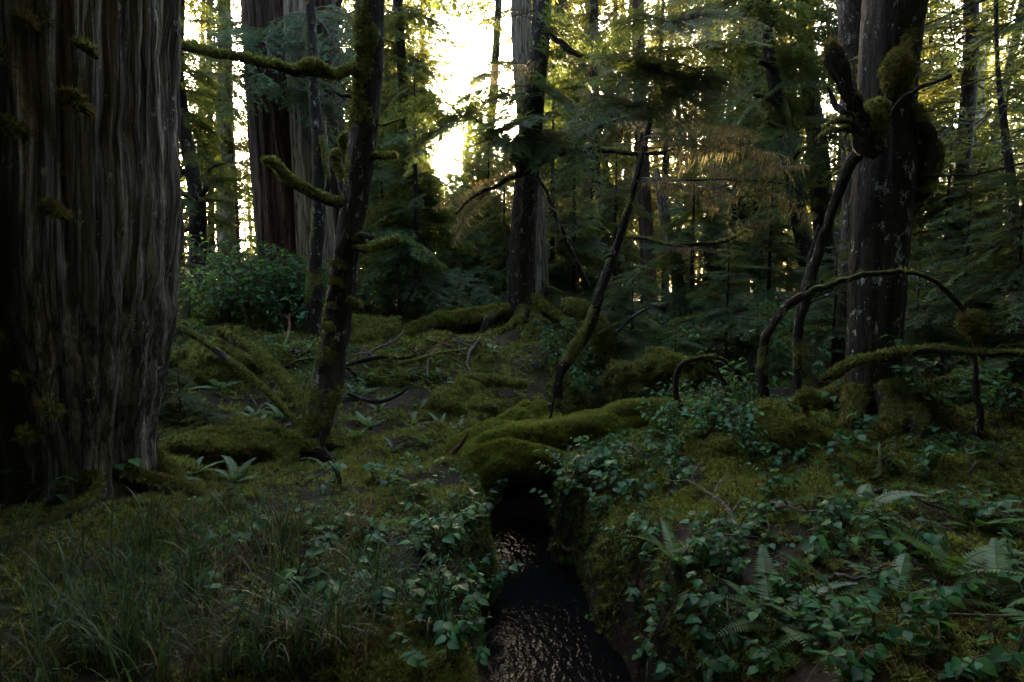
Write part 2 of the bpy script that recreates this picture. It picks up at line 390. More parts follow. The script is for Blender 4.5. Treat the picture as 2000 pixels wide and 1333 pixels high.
# ---------------------------------------------------------------- moss / scatter node group
def build_group():
    ng = bpy.data.node_groups.new('scatter_tufts', 'GeometryNodeTree')
    I = ng.interface
    I.new_socket('Geometry', in_out='INPUT', socket_type='NodeSocketGeometry')
    I.new_socket('Geometry', in_out='OUTPUT', socket_type='NodeSocketGeometry')
    for nme, ty in (('Tufts', 'NodeSocketCollection'), ('Density', 'NodeSocketFloat'), ('Smin', 'NodeSocketFloat'),
                    ('Smax', 'NodeSocketFloat'), ('Seed', 'NodeSocketInt')):
        I.new_socket(nme, in_out='INPUT', socket_type=ty)
    L = ng.links.new; N = lambda k: ng.nodes.new(k)
    gi, go = N('NodeGroupInput'), N('NodeGroupOutput')
    d = N('GeometryNodeDistributePointsOnFaces'); a = N('GeometryNodeInputNamedAttribute'); a.data_type = 'FLOAT'; a.inputs[0].default_value = 'dens'
    a2 = N('GeometryNodeInputNamedAttribute'); a2.data_type = 'FLOAT'; a2.inputs[0].default_value = 'size'
    m = N('ShaderNodeMath'); m.operation = 'MULTIPLY'
    L(gi.outputs['Geometry'], d.inputs['Mesh']); L(a.outputs['Attribute'], m.inputs[0]); L(gi.outputs['Density'], m.inputs[1])
    L(m.outputs[0], d.inputs['Density']); L(gi.outputs['Seed'], d.inputs['Seed'])
    ci = N('GeometryNodeCollectionInfo'); ci.inputs['Separate Children'].default_value = True; ci.inputs['Reset Children'].default_value = True
    L(gi.outputs['Tufts'], ci.inputs[0])
    ip = N('GeometryNodeInstanceOnPoints'); ip.inputs['Pick Instance'].default_value = True
    L(d.outputs['Points'], ip.inputs['Points']); L(ci.outputs[0], ip.inputs['Instance']); L(d.outputs['Rotation'], ip.inputs['Rotation'])
    rv = N('FunctionNodeRandomValue'); L(gi.outputs['Smin'], rv.inputs[2]); L(gi.outputs['Smax'], rv.inputs[3]); L(gi.outputs['Seed'], rv.inputs['Seed'])
    m2 = N('ShaderNodeMath'); m2.operation = 'MULTIPLY'; L(rv.outputs[1], m2.inputs[0]); L(a2.outputs['Attribute'], m2.inputs[1])
    L(m2.outputs[0], ip.inputs['Scale'])
    ro = N('GeometryNodeRotateInstances'); rz = N('FunctionNodeRandomValue'); rz.data_type = 'FLOAT_VECTOR'
    rz.inputs[0].default_value = (-.35, -.35, 0); rz.inputs[1].default_value = (.35, .35, 6.283)
    L(ip.outputs[0], ro.inputs['Instances']); L(rz.outputs[0], ro.inputs['Rotation']); L(ro.outputs[0], go.inputs[0])
    return ng
NG = build_group()
SOCK = {i.name: i.identifier for i in NG.interface.items_tree if i.in_out == 'INPUT'}
def scatter(name, me, coll, density, smin, smax, parent=None, seed=1, loc=None):
    o = link(name, me, parent, loc=loc, kind='stuff')
    md = o.modifiers.new('scatter', 'NODES'); md.node_group = NG
    md[SOCK['Tufts']] = coll; md[SOCK['Density']] = float(density); md[SOCK['Smin']] = float(smin)
    md[SOCK['Smax']] = float(smax); md[SOCK['Seed']] = int(seed)
    return o
rng = np.random.default_rng(7)

def tuft_mesh(name, m, n=16, ln=.035, seed=0, spread=1.0, wd=.0035, feather=True):
    r = np.random.default_rng(seed); g = Geo()
    for i in range(n):
        a = r.uniform(0, 6.283); el = r.uniform(.15, 1.35) if spread > .5 else r.uniform(.8, 1.5)
        d = np.array((math.cos(a)*math.cos(el), math.sin(a)*math.cos(el), math.sin(el))); s = np.cross(d, (0, 0, 1)); s /= np.linalg.norm(s)+1e-9
        L = ln*r.uniform(.6, 1.2); b = np.array((math.cos(a), math.sin(a), 0))*ln*.25*r.uniform(0, 1)
        p0 = b; p1 = b + d*L*.55; p2 = b + d*L - np.array((0, 0, L*.25)); w = wd*r.uniform(.7, 1.3)
        tn = r.uniform(-.5, .5)
        V = [p0 - s*w*.4, p0 + s*w*.4, p1 + s*w*.5, p1 - s*w*.5, p2]; T = [(0, 1, 2), (0, 2, 3), (3, 2, 4)]
        if feather:
            for q in (.35, .6, .85):
                c_ = p0*(1-q) + p2*q + d*.1*L; w2 = L*.26*(1.15-q)
                for sg in (-1, 1):
                    k = len(V); V += [c_, c_ + d*w*1.3, c_ + s*sg*w2 + d*w2*.5]; T.append((k, k+1, k+2))
        g.add(V, T, tone=np.full(len(V), tn))
    return g.mesh(name, [m], False)
def coll(name, meshes):
    c = bpy.data.collections.new(name)
    for i, me in enumerate(meshes):
        o = bpy.data.objects.new('tuft', me); c.objects.link(o)
    return c
T_MOSS = coll('moss_tufts', [tuft_mesh('moss_tuft', MOSSM, 16, .036, s) for s in range(3)] + [tuft_mesh('moss_tuft', MOSSB, 14, .036, 9)])
T_GREEN = coll('green_moss_tufts', [tuft_mesh('moss_tuft', MOSSG, 20, .028, s+20) for s in range(3)])
T_BROWN = coll('brown_moss_tufts', [tuft_mesh('moss_tuft', MOSSB, 16, .045, s+30) for s in range(2)] + [tuft_mesh('moss_tuft', MOSSM, 16, .045, 33)])

def mosscopy(me, scale=1.0, thr=.38):
    """same surface, kept only as the bed the moss tufts grow on"""
    m2 = me.copy(); n = len(m2.vertices); a = np.zeros(n, np.float32); m2.attributes['moss'].data.foreach_get('value', a)
    for k in ('dens', 'size'): m2.attributes.new(k, 'FLOAT', 'POINT')
    m2.attributes['dens'].data.foreach_set('value', np.clip((a-thr)*2.2, 0, 1).astype(np.float32))
    m2.attributes['size'].data.foreach_set('value', (.6+.6*a).astype(np.float32)*scale)
    return m2

def limb(name, P, rad, mt, parent, n=24, seg=10, fuzz=0, fs=(.7, 1.4), tufts=None, thr=.38, **kw):
    V, Q, T, A = tube(P, rad, n, seg, **kw)
    loc = Vector((0, 0, 0))
    if parent is not None: loc = parent.location
    V = V - np.array(loc)
    me = mesh(name, V, T, Q, [mt], None, True, A)
    o = link(name, me, parent)
    if fuzz: scatter('moss', mosscopy(me, thr=thr), tufts or T_MOSS, fuzz, fs[0], fs[1], parent if parent is not None else o, kw.get('seed', 0)+1)
    return o
def solo(name, label, cat, P, rad, mt, group=None, **kw):
    """a lone log or stick: an Empty at its foot with wood (and moss) below it"""
    t = thing(name, label, cat, Vector(P[0]), group)
    limb('wood', P, rad, mt, t, **kw); return t

# ---------------------------------------------------------------- conifer boughs and crowns
def bough_geo(L, seed, step=.05, sp=.014, nl=.028, nw=.007, droop=.25, lift=.1, sub=True, dead=0.0, strands=0, stemr=.008, wl=.42, g=None, M=None, tone=0.0):
    r = np.random.default_rng(seed); own = g is None; g = g or Geo()
    t = np.linspace(0, 1, 9)
    wob = np.cumsum(r.normal(0, .018, 9)) * L
    P = np.column_stack([t*L, wob, (lift*t - droop*t*t)*L])
    def put(V, **k):
        V = np.asarray(V, float).reshape(-1, 3)
        if M is not None: V = V @ M[:3, :3].T + M[:3, 3]
        g.add(V, **k)
    def prism(A, B, ra, rb):
        A = np.asarray(A); B = np.asarray(B); d = B-A; n = np.linalg.norm(d)+1e-9; d = d/n
        s = np.cross(d, (0, 0, 1)); s /= np.linalg.norm(s)+1e-9; u = np.cross(s, d)
        V = [A+s*ra, A-s*ra*.5+u*ra*.87, A-s*ra*.5-u*ra*.87, B+s*rb, B-s*rb*.5+u*rb*.87, B-s*rb*.5-u*rb*.87]
        put(V, Q=[(0, 1, 4, 3), (1, 2, 5, 4), (2, 0, 3, 5)], m=0, tone=np.zeros(6))
    for i in range(8): prism(P[i], P[i+1], stemr*(1-i/9)*L, stemr*(1-(i+1)/9)*L)
    segs = []; strn = []
    n = max(4, int(L/step))
    for i in range(n):
        for sg in (-1, 1):
            q = .08 + .92*(i + r.uniform(0, .8))/n
            if q > 1 or r.random() < .12: continue
            b = np.array([np.interp(q, t, P[:, k]) for k in range(3)])
            ln = L*wl*(1-q)**.8*r.uniform(.55, 1.1) + .03*L
            a = sg*r.uniform(.75, 1.15); d = np.array((math.cos(a), math.sin(a), r.uniform(-.12, .08) - droop*q*.8)); d /= np.linalg.norm(d)
            e = b + d*ln*.55; d2 = d + np.array((.25, 0, -.15-droop*.4)); d2 /= np.linalg.norm(d2); f = e + d2*ln*.45
            if ln > .12*L or dead: prism(b, e, stemr*.3*L, stemr*.2*L); prism(e, f, stemr*.2*L, stemr*.06*L)
            bare = r.random() < dead
            if strands and r.random() < .9: strn += [(b, f)]
            if bare: 
                continue
            segs += [(b, e), (e, f)]
            if sub:
                m = int(ln/step*.8)
                for j in range(m):
                    s_ = (j+.6)/m; c0 = b*(1-s_)+f*s_; w = ln*.38*(1-s_)+.02; s2 = 1 if (j % 2) else -1
                    aa = a + s2*r.uniform(.7, 1.0)
                    segs.append((c0, c0 + np.array((math.cos(aa), math.sin(aa), d2[2] - .05))*w))
    if segs:
        segs.append((P[-2], P[-1]))
        A = np.array([s[0] for s in segs]); B = np.array([s[1] for s in segs]); D = B-A; ln = np.linalg.norm(D, axis=1)
        k = np.maximum(1, (ln/sp).astype(int)); idx = np.repeat(np.arange(len(k)), k*2)
        u = r.random(len(idx)); d = D[idx]/ln[idx][:, None]
        s = np.cross(d, (0, 0, 1)); s /= np.linalg.norm(s, axis=1)[:, None]+1e-9
        sg = np.where(r.random(len(idx)) < .5, -1, 1)[:, None]
        b = A[idx] + D[idx]*u[:, None]
        l = nl*r.uniform(.6, 1.15, len(idx))[:, None]*(1-.35*u[:, None])
        tip = b + (s*sg*.85 + d*.55)*l + np.array((0, 0, 1.))*r.normal(-.05, .22, len(idx))[:, None]*l
        hw = d*nw*.5
        V = np.stack([b-hw, b+hw, tip], 1).reshape(-1, 3); T = np.arange(len(V)).reshape(-1, 3)
        tn = np.repeat(np.repeat(r.normal(0, .13, len(k)), k*2), 3) + tone
        put(V, T=T, m=1, tone=tn)
    if strn:
        A = np.array([s[0] for s in strn]); B = np.array([s[1] for s in strn]); idx = np.repeat(np.arange(len(A)), strands)
        u = r.random(len(idx))[:, None]; b = A[idx]*(1-u)+B[idx]*u
        l = L*.05*r.exponential(.7, len(idx))[:, None] + .01; w = np.array((1., 0, 0))*(.0018+.003*l)
        tip = b + np.column_stack([r.normal(0, .15, len(idx)), r.normal(0, .15, len(idx)), np.full(len(idx), -1)])*l
        mid = (b+tip)/2 + r.normal(0, .01, (len(idx), 3))
        V = np.stack([b-w, b+w, mid+w, mid-w, tip], 1).reshape(-1, 3); k = np.arange(len(idx))[:, None]*5
        T = np.concatenate([k+(0, 1, 2), k+(0, 2, 3), k+(3, 2, 4)], 1).reshape(-1, 3)
        put(V, T=T, m=2, tone=np.repeat(r.normal(0, .2, len(idx)), 5))
    return g
BM = [TWIG, NEEDLE, DEADNEEDLE]
NEAR = [bough_geo(1.0, 100+i, .036, .0075, .027, .0065, .34, .12).mesh('bough', BM, False) for i in range(4)]
MID = [bough_geo(1.0, 200+i, .05, .012, .042, .013, .34+.06*i, .14).mesh('bough', BM, False) for i in range(5)]
LICH = [bough_geo(1.0, 300+i, .06, .022, .028, .008, .22, .08, dead=.3, strands=13).mesh('lichen_bough', BM, False) for i in range(3)]
BARE = [bough_geo(1.0, 400+i, .09, .03, .02, .006, .1, .1, sub=False, dead=1.0, strands=3, wl=.5).mesh('bare_bough', BM, False) for i in range(3)]
BMF = [TWIG, NEEDLE_FAR, DEADNEEDLE]
def crown_mesh(H, rad, nb, seed, z0=0.0, cone=1.0, tone=0):
    r = np.random.default_rng(seed); g = Geo()
    for i in range(nb):
        q = (i + r.random())/nb; z = z0 + (H-z0)*q; L = rad*((1-q)**.7*cone + (1-cone)*.8 + .12)*r.uniform(.55, 1.15)
        a = r.uniform(0, 6.283); p = r.uniform(-.30, .12)
        if r.random() < .08: L *= 1.35
        m = Matrix.Translation((0, 0, z)) @ Matrix.Rotation(a, 4, 'Z') @ Matrix.Rotation(-p, 4, 'Y')
        bough_geo(L, seed*1000+i, .15, .075, .17, .065, .38, .15, sub=False, stemr=.008, wl=.38, g=g, M=np.array(m), tone=r.normal(0, .15)+tone)
    return g.mesh('crown', BMF, False)
CROWN = [crown_mesh(18, 3.0, 170, 11, 0), crown_mesh(15, 2.6, 150, 12, 0), crown_mesh(20, 2.6, 170, 13, 0, .7), crown_mesh(11, 2.6, 120, 14, 0, .6)]

def place_bough(parent, p0, p1, var, roll=0.0, name='bough', fat=1.0):
    """a bough from its root p0 to its tip p1 (world), hung on the given tree"""
    p0, p1 = Vector(p0), Vector(p1); d = p1-p0; L = d.length
    for q in (.15, .4, .65, .9):                      # leave the small opening through which the low sun shows
        for dr in (.15, .32, .5):
            c = p0 + d*q - Vector((0, 0, dr*L*q*q)) - Vector((0, 0, CAMZ))
            if c.y > 7 and (c - sd*c.dot(sd)).length < .010*c.y + .27*L*(1-.6*q): return None
    x = d.normalized()
    z = Vector((0, 0, 1)); y = z.cross(x); y.normalize(); z = x.cross(y)
    m = Matrix((x, y, z)).transposed().to_4x4() @ Matrix.Rotation(roll, 4, 'X')
    o = link(name, random.choice(var), parent)
    o.matrix_local = Matrix.Translation(p0 - Vector(parent.location)) @ m @ Matrix.Diagonal((L, L*fat, L, 1))
    return o
def ring_boughs(tree, path, z0, z1, n, L0, L1, var, seed, tilt=(-.55, .2), az=None, name='bough'):
    n = int(n*2.4)
    """boughs all round a trunk whose axis is given by path (list of world points, bottom to top)"""
    r = random.Random(seed); P = [Vector(p) for p in path]; zs = [p.z for p in P]
    for i in range(n):
        q = (i + r.random())/n; z = z0+(z1-z0)*q
        c = Vector((np.interp(z, zs, [p.x for p in P]), np.interp(z, zs, [p.y for p in P]), z))
        a = r.uniform(*az) if az else r.uniform(0, 6.283); e = r.uniform(*tilt); L = (L0*(1-q)+L1*q)*r.uniform(.6, 1.15)
        d = Vector((math.cos(a)*math.cos(e), math.sin(a)*math.cos(e), math.sin(e)))
        place_bough(tree, c, c+d*L, var, r.uniform(-.7, .7), name)
def multi_bough(t, a, b, v, n):
    for i in range(n):
        j = lambda s: random.uniform(-s, s)
        k = 0 if i == 0 else 1
        place_bough(t, U(a[0]+k*j(8), a[1]+k*j(14), a[2]), U(b[0]+k*j(45), b[1]+k*j(40), b[2]+k*j(.5)), v, random.uniform(-.6, .6), fat=1.25)
def wood(t): return next(o.data for o in t.children if o.name.split('.')[0] == 'trunk')
def wr(wpx, Y): return wpx*.5*Y/F
def tree(name, label, pts, Y, ws, mt, cat='tree', group=None, H=None, n=60, seg=28, crown=None, crz=None, dY=0.0, n_up=2, part='trunk', sink=.35, **kw):
    """pts: photo pixels along the trunk, bottom first; Y its distance; ws its width in pixels; H its full height"""
    Ys = Y if hasattr(Y, '__len__') else [Y+dY*i for i in range(len(pts))]
    P = [U(px, py, y) for (px, py), y in zip(pts, Ys)]; rad = [wr(w, y) for w, y in zip(ws, Ys)]
    g0 = gz(P[0].x, P[0].y)
    base = Vector((P[0].x, P[0].y, g0))
    if sink is not None:
        d = (P[0]-P[1]); 
        if P[0].z > g0 - .1: P = [Vector((P[0].x + d.x*.15, P[0].y, g0-sink))] + P; rad = [rad[0]*1.05] + rad
    if H:
        top = P[-1]; d = (P[-1]-P[-2]).normalized(); d.x *= .5; d.y *= .5; d.normalize()
        up = max(.5, H-top.z)
        P += [top + d*up*.5, top+d*up]; rad += [rad[-1]*.7, rad[-1]*.22]
    t = thing(name, label, cat, base, group)
    limb(part, P, rad, mt, t, n=n, seg=seg, **kw)
    if crown is not None:
        z0 = crz or 8.0; P2 = Vector((np.interp(z0, [p.z for p in P], [p.x for p in P]), np.interp(z0, [p.z for p in P], [p.y for p in P]), z0))
        s = max(.4, (H - z0 + 1.0)/ (18, 15, 20, 11)[crown])
        link('crown', CROWN[crown], t, loc=P2-base, rot=(0, 0, random.uniform(0, 6.28)), sc=(max(s*.5, .42), max(s*.5, .42), s))
    return t, P
def br(t, pts, ws, mt=BARK_HEM, name='branch', n=26, seg=9, fuzz=1500, fs=(.35, .8), moss=.35, wob=.01, knob=.2, Y=None, **kw):
    """a branch of a tree along photo pixels (px, py, Y)"""
    P = [U(*p) for p in pts]; rad = [wr(w, p[2]) for w, p in zip(ws, pts)]
    return limb(name, P, rad, mt, t, n=n, seg=seg, fuzz=fuzz, fs=fs, moss=moss, wob=wob, knob=knob, kf=6, seed=len(C.objects) % 97, **kw)
random.seed(5)

# ---------------------------------------------------------------- ground and stream
def axis(c, A, B, n):
    t = np.linspace(-1, 1, n); return c + A*np.sinh(B*t)
gx, gy = axis(0.2, 3, 5.6, 430), axis(4.5, 3, 5.6, 430)
X, Yg = np.meshgrid(gx, gy); Z = hgt(X, Yg)
# small overhang-free lumps of moss and roots
Z = Z + (.035*np.abs(fbm(X*4, Yg*4, 2.2, 2)) + .012*fbm(X*14, Yg*14, 4, 2))*(np.hypot(X, Yg-4) < 14)
nxg, nyg = len(gx), len(gy)
i = (np.arange(nyg-1)[:, None]*nxg + np.arange(nxg-1)[None, :])
Qg = np.stack([i, i+1, i+nxg+1, i+nxg], -1).reshape(-1, 4)
xc = np.interp(Yg, CH[:, 0], CH[:, 1]); dch = np.abs(X-xc)
gm = np.clip(.50 + .55*fbm(X*.8, Yg*.8, 8, 3) + .35*fbm(X*3, Yg*3, 8, 2), 0, 1)
gm = np.where((Z < -.45) & (Yg < 9), 0, gm)
path = np.exp(-((X - np.interp(Yg, [2, 3, 4.5, 6], [1.15, 1.05, 1.0, 1.2]))/.16)**2)*(Yg < 5)
gm = np.clip(gm - path*.35, 0, 1)
Vg = np.stack([X, Yg, Z], -1).reshape(-1, 3)
gme = mesh('ground', Vg, None, Qg, [GROUND], None, True, {'moss': gm.ravel()})
gnd = link('ground', gme, kind='structure')
wx = np.linspace(-.9, 3.2, 60); wy = np.linspace(-3, 9.5, 120); WX, WY = np.meshgrid(wx, wy)
i = (np.arange(119)[:, None]*60 + np.arange(59)[None, :])
wm = mesh('stream_water', np.stack([WX, WY, -.62+0*WX], -1).reshape(-1, 3), None, np.stack([i, i+1, i+61, i+60], -1).reshape(-1, 4), [WATER])
link('stream_water', wm, kind='structure')

def bed(name, x0, x1, y0, y1, nx, ny, fn, size=None, dz=0.0):
    """patch of ground surface that something grows on; fn gives density 0..1"""
    xs, ys = np.meshgrid(np.linspace(x0, x1, nx), np.linspace(y0, y1, ny)); z = hgt(xs, ys)
    z = z + (.035*np.abs(fbm(xs*4, ys*4, 2.2, 2)) + .012*fbm(xs*14, ys*14, 4, 2)) + dz
    i = (np.arange(ny-1)[:, None]*nx + np.arange(nx-1)[None, :])
    d = np.clip(fn(xs, ys, z), 0, 1); s = np.ones_like(d) if size is None else size(xs, ys)
    return mesh(name, np.stack([xs, ys, z], -1).reshape(-1, 3), None, np.stack([i, i+1, i+nx+1, i+nx], -1).reshape(-1, 4), [GROUND], None, True,
                {'dens': d.ravel(), 'size': s.ravel()})
def view(x, y): return (np.abs(x) < (y*1.0+1.2)).astype(float)
def mossd(x, y, z):
    m = np.clip(.50 + .55*fbm(x*.8, y*.8, 8, 3) + .35*fbm(x*3, y*3, 8, 2), 0, 1)
    p = np.exp(-((x - np.interp(y, [2, 3, 4.5, 6], [1.15, 1.05, 1.0, 1.2]))/.16)**2)*(y < 5)
    gaps = sstep(-.25, .15, fbm(x*2.6, y*2.6, 44, 3))
    return (np.clip((m-.3)*2.2, .35, 1)*(.12+.88*gaps) - .3*p)*(z > -.5)*view(x, y)
scatter('ground_moss', bed('ground_moss', -4.5, 5, 1.4, 6.6, 150, 90, mossd, lambda x, y: .7+.08*y), T_MOSS, 2300, .7, 1.5, seed=3)
scatter('ground_moss', bed('ground_moss', -10, 10, 6.6, 16, 150, 90, mossd, lambda x, y: .8+.06*y), T_MOSS, 520, 1.0, 1.9, seed=4)

def brightd(x, y, z):
    a = np.exp(-(((x-1.5)/.55)**2+((y-4.4)/.55)**2)) + np.exp(-(((x+.35)/.35)**2+((y-5.2)/.5)**2)) + .7*np.exp(-(((x+1.5)/.9)**2+((y-5.4)/.35)**2)) + .8*np.exp(-(((x-2.2)/.5)**2+((y-3.6)/.6)**2))
    return a*sstep(-.3, .25, fbm(x*3, y*3, 3, 2))*(z > -.5)
scatter('bright_ground_moss', bed('bright_ground_moss', -3, 4, 2.4, 6.6, 110, 80, brightd), T_GREEN, 3000, .8, 1.5, seed=6)

# ---------------------------------------------------------------- the foreground trees
# 1. huge old cedar at the left edge: bare weathered wood on its right side, moss on the dark left side
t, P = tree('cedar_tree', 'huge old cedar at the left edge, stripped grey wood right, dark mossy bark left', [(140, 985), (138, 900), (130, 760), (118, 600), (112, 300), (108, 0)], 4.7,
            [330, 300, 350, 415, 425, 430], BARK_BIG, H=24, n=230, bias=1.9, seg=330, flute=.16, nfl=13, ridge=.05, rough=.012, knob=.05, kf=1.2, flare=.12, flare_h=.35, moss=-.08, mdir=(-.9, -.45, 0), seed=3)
big = t; bm_ = wood(t)
scatter('moss', mosscopy(bm_, 1.0, .35), T_BROWN, 2600, .5, 1.5, t, 5)
# mossy lumps clinging to its dark side
cr_ = random.Random(8)
for k in range(9):
    px, py = cr_.uniform(-10, 235), cr_.uniform(20, 880)
    if px > 190 and k % 3: px -= 90
    cx = 112 + max(0, py-300)*.09; q = (px - cx)/215.0; Y = 4.7 - .80*math.sqrt(max(0.03, 1-q*q)) + .02
    c_ = U(px, py, Y); r_ = cr_.uniform(.03, .085)
    limb('moss_clump', [c_+Vector((-r_*.8, .07, r_*.2)), c_+Vector((-r_*.2, -.0, r_*.1)), c_+Vector((r_*.4, 0, -r_*.35)), c_+Vector((r_*.8, .07, -r_*.9))], [.01, r_*.42, r_*.40, .01], BARK_HEM, t, n=10, seg=9, knob=.8, kf=12,
         fuzz=3600, fs=(.4, 1.3), tufts=T_BROWN, moss=1.0, seed=k+40)
# 2. fluted cedar in the middle left, three stems grown together
t, P = tree('cedar_tree', 'broad fluted cedar on the left mound with a pale split stem and red-brown furrows', [(560, 640), (562, 560), (556, 400), (540, 250), (528, 120), (520, 0)], 12.0, [190, 130, 112, 100, 92, 88], BARK_CEDAR2,
            H=22, n=150, bias=1.5, seg=150, ridge=.05, flute=.22, nfl=7, rough=.01, flare=.25, flare_h=.7, moss=-.45, seed=21)
cedar2 = t
for k, (pts, ws) in enumerate([([(625, 640), (622, 560), (612, 420), (602, 250), (590, 100), (584, 0)], [90, 76, 70, 66, 60, 56]), ([(655, 620), (652, 500), (650, 300), (640, 120), (632, 0)], [60, 52, 50, 48, 44])]):
    P = [U(px, py, 11.7+.5*k) for px, py in pts]; P.append(P[-1]+Vector((-.2, 0, 8)))
    limb('stem', P, [wr(w, 12) for w in ws]+[.1], BARK_CEDAR2 if k else SNAG, t, n=140, seg=90, ridge=.05, flute=.2, nfl=7, rough=.01, flare=.2, moss=-.5, seed=31+k)
# 3. slim mossy trunk in front of the fluted cedar
t, P = tree('slim_tree', 'slim mossy trunk with knobbly shoots standing in front of the fluted cedar', [(612, 610), (616, 520), (622, 400), (620, 280), (612, 150), (606, 0)], 9.5, [34, 27, 24, 22, 20, 18], BARK_LICH, H=11, n=90, seg=16, knob=.15, moss=.1, seed=12)
scatter('moss', mosscopy(wood(t)), T_MOSS, 900, .4, .9, t, 8)
br(t, [(622, 385, 9.5), (640, 370, 9.4), (636, 330, 9.4), (630, 290, 9.4), (628, 255, 9.4)], [7, 9, 10, 9, 11])
# 4. leaning mossy tree in the left foreground
t, P = tree('mossy_leaning_tree', 'crooked mossy tree left of centre with stubs and a long horizontal limb', [(575, 915), (608, 855), (638, 760), (655, 660), (668, 560), (682, 460), (698, 370), (712, 250), (722, 120), (724, 0)],
            [6.0, 6.1, 6.3, 6.4, 6.4, 6.4, 6.4, 6.4, 6.4, 6.4], [100, 66, 58, 54, 52, 50, 50, 54, 50, 50], BARK_LICH, H=10, n=240, seg=48, knob=.16, kf=3.2, rough=.03, flare=.25, flare_h=.25, moss=.42, mdir=(-.6, -.1, 0), seed=4)
alder = t; scatter('moss', mosscopy(wood(t)), T_MOSS, 2600, .45, 1.0, t, 9)
for k, (px, py, w) in enumerate([(662, 520, 26), (660, 555, 26), (652, 600, 22), (690, 590, 16), (650, 640, 20), (645, 690, 22), (700, 470, 18), (702, 95, 20), (640, 770, 22), (618, 830, 26)]):
    c_ = U(px, py, 6.3); r_ = wr(w*1.15, 6.3)
    limb('moss_clump', [c_+Vector((-r_, .06, r_*.4)), c_+Vector((-r_*.1, -.02, 0)), c_+Vector((r_*.9, .06, -r_*.6))], [.02, r_*.75, .02], BARK_HEM, t, n=10, seg=10, knob=.4, kf=8, fuzz=4200, fs=(.4, .9), moss=1.0, seed=k+70, tufts=T_BROWN if k % 3 == 0 else T_MOSS)
br(t, [(715, 150, 6.4), (690, 138, 6.3), (655, 148, 6.2), (610, 132, 6.1), (580, 138, 6.0), (540, 130, 5.9), (470, 115, 5.7), (400, 100, 5.4), (318, 84, 5.0)], [34, 24, 20, 32, 18, 16, 15, 15, 13], n=60, fuzz=3000, moss=.75, name='limb', knob=.35)
br(t, [(672, 398, 6.4), (640, 392, 6.2), (600, 374, 6.0), (560, 345, 5.8), (535, 318, 5.7), (514, 312, 5.6)], [20, 18, 20, 19, 15, 8], n=44, fuzz=3400, fs=(.4, .9), moss=.9, name='limb')
br(t, [(715, 308, 6.4), (738, 306, 6.3), (756, 304, 6.25), (771, 305, 6.2)], [16, 12, 11, 13], n=16, fuzz=3000, moss=.7, name='stub')
br(t, [(690, 486, 6.3), (720, 486, 6.15), (750, 476, 6.0), (776, 470, 5.9)], [15, 15, 17, 20], n=20, fuzz=3200, moss=.85, name='stub')
br(t, [(705, 460, 6.3), (718, 462, 6.2), (726, 466, 6.15)], [14, 12, 10], n=10, name='stub')
br(t, [(694, 420, 6.5), (676, 370, 6.6), (660, 330, 6.7), (652, 300, 6.7), (664, 296, 6.7)], [18, 22, 20, 18, 12], n=30, fuzz=2600, moss=.6, name='limb', knob=.4)
br(t, [(702, 360, 6.5), (690, 310, 6.6), (676, 282, 6.6), (680, 262, 6.6)], [18, 22, 22, 14], n=24, fuzz=2400, moss=.5, name='limb', knob=.4)
br(t, [(712, 205, 6.4), (690, 190, 6.4), (668, 186, 6.4), (650, 176, 6.4)], [12, 9, 7, 4], n=16, name='branch')
br(t, [(735, 240, 6.4), (752, 244, 6.3), (770, 238, 6.3), (782, 234, 6.3)], [7, 5, 4, 3], n=14, name='branch', fuzz=900)
# 5. big tree at the right
t, P = tree('hemlock_tree', 'dark lichen-spotted tree at the right with a mossy burl and swollen limb', [(1708, 880), (1706, 800), (1708, 680), (1714, 560), (1722, 440), (1728, 320), (1732, 200), (1740, 60), (1746, 0)], 5.6,
            [150, 106, 98, 100, 104, 108, 100, 104, 106], BARK_LICH, H=20, n=260, seg=90, flute=.06, knob=.05, kf=2, rough=.02, flare=.35, flare_h=.28, moss=-.28, mdir=(-.5, 0, 0), seed=17)
rt = t; scatter('moss', mosscopy(wood(t), thr=.42), T_BROWN, 2000, .4, 1.0, t, 10)
br(t, [(1745, 190, 5.5), (1755, 172, 5.36), (1758, 130, 5.33), (1768, 100, 5.36), (1778, 40, 5.5)], [12, 40, 46, 30, 10], n=24, seg=14, name='moss_clump', moss=1, fuzz=2600, fs=(.5, 1.0), tufts=T_BROWN, knob=.3)
br(t, [(1740, 215, 5.6), (1790, 218, 5.4), (1806, 262, 5.4), (1800, 330, 5.5), (1780, 420, 5.6)], [10, 24, 34, 40, 12], n=30, seg=18, name='burl', moss=.5, fuzz=2200, fs=(.5, 1.0), tufts=T_BROWN, knob=.35)
br(t, [(1770, 300, 5.6), (1815, 270, 5.5), (1832, 310, 5.5), (1820, 350, 5.5), (1800, 380, 5.5), (1780, 370, 5.6)], [14, 14, 18, 26, 30, 18], n=26, seg=14, name='burl', moss=.6, fuzz=2200, fs=(.4, .9), tufts=T_MOSS, knob=.4)
br(t, [(1708, 300, 5.3), (1696, 262, 5.1), (1700, 232, 5.05), (1712, 218, 5.1), (1722, 226, 5.15)], [30, 56, 54, 40, 20], n=26, seg=16, name='burl', moss=.95, fuzz=4200, fs=(.4, .85), knob=.3)
br(t, [(1700, 275, 5.2), (1684, 236, 5.0), (1666, 196, 4.9), (1648, 160, 4.85), (1634, 130, 4.85), (1626, 100, 4.85), (1625, 84, 4.85)], [24, 22, 25, 22, 30, 26, 9], n=50, seg=16, name='swollen_limb', moss=.75, fuzz=3800, fs=(.45, 1.2), tufts=T_BROWN, knob=.4)
br(t, [(1627, 92, 4.85), (1625, 70, 4.86), (1623, 50, 4.88)], [7, 5, 1.5], n=10, name='spike', fuzz=0, moss=-6, mt=DEADWOOD)
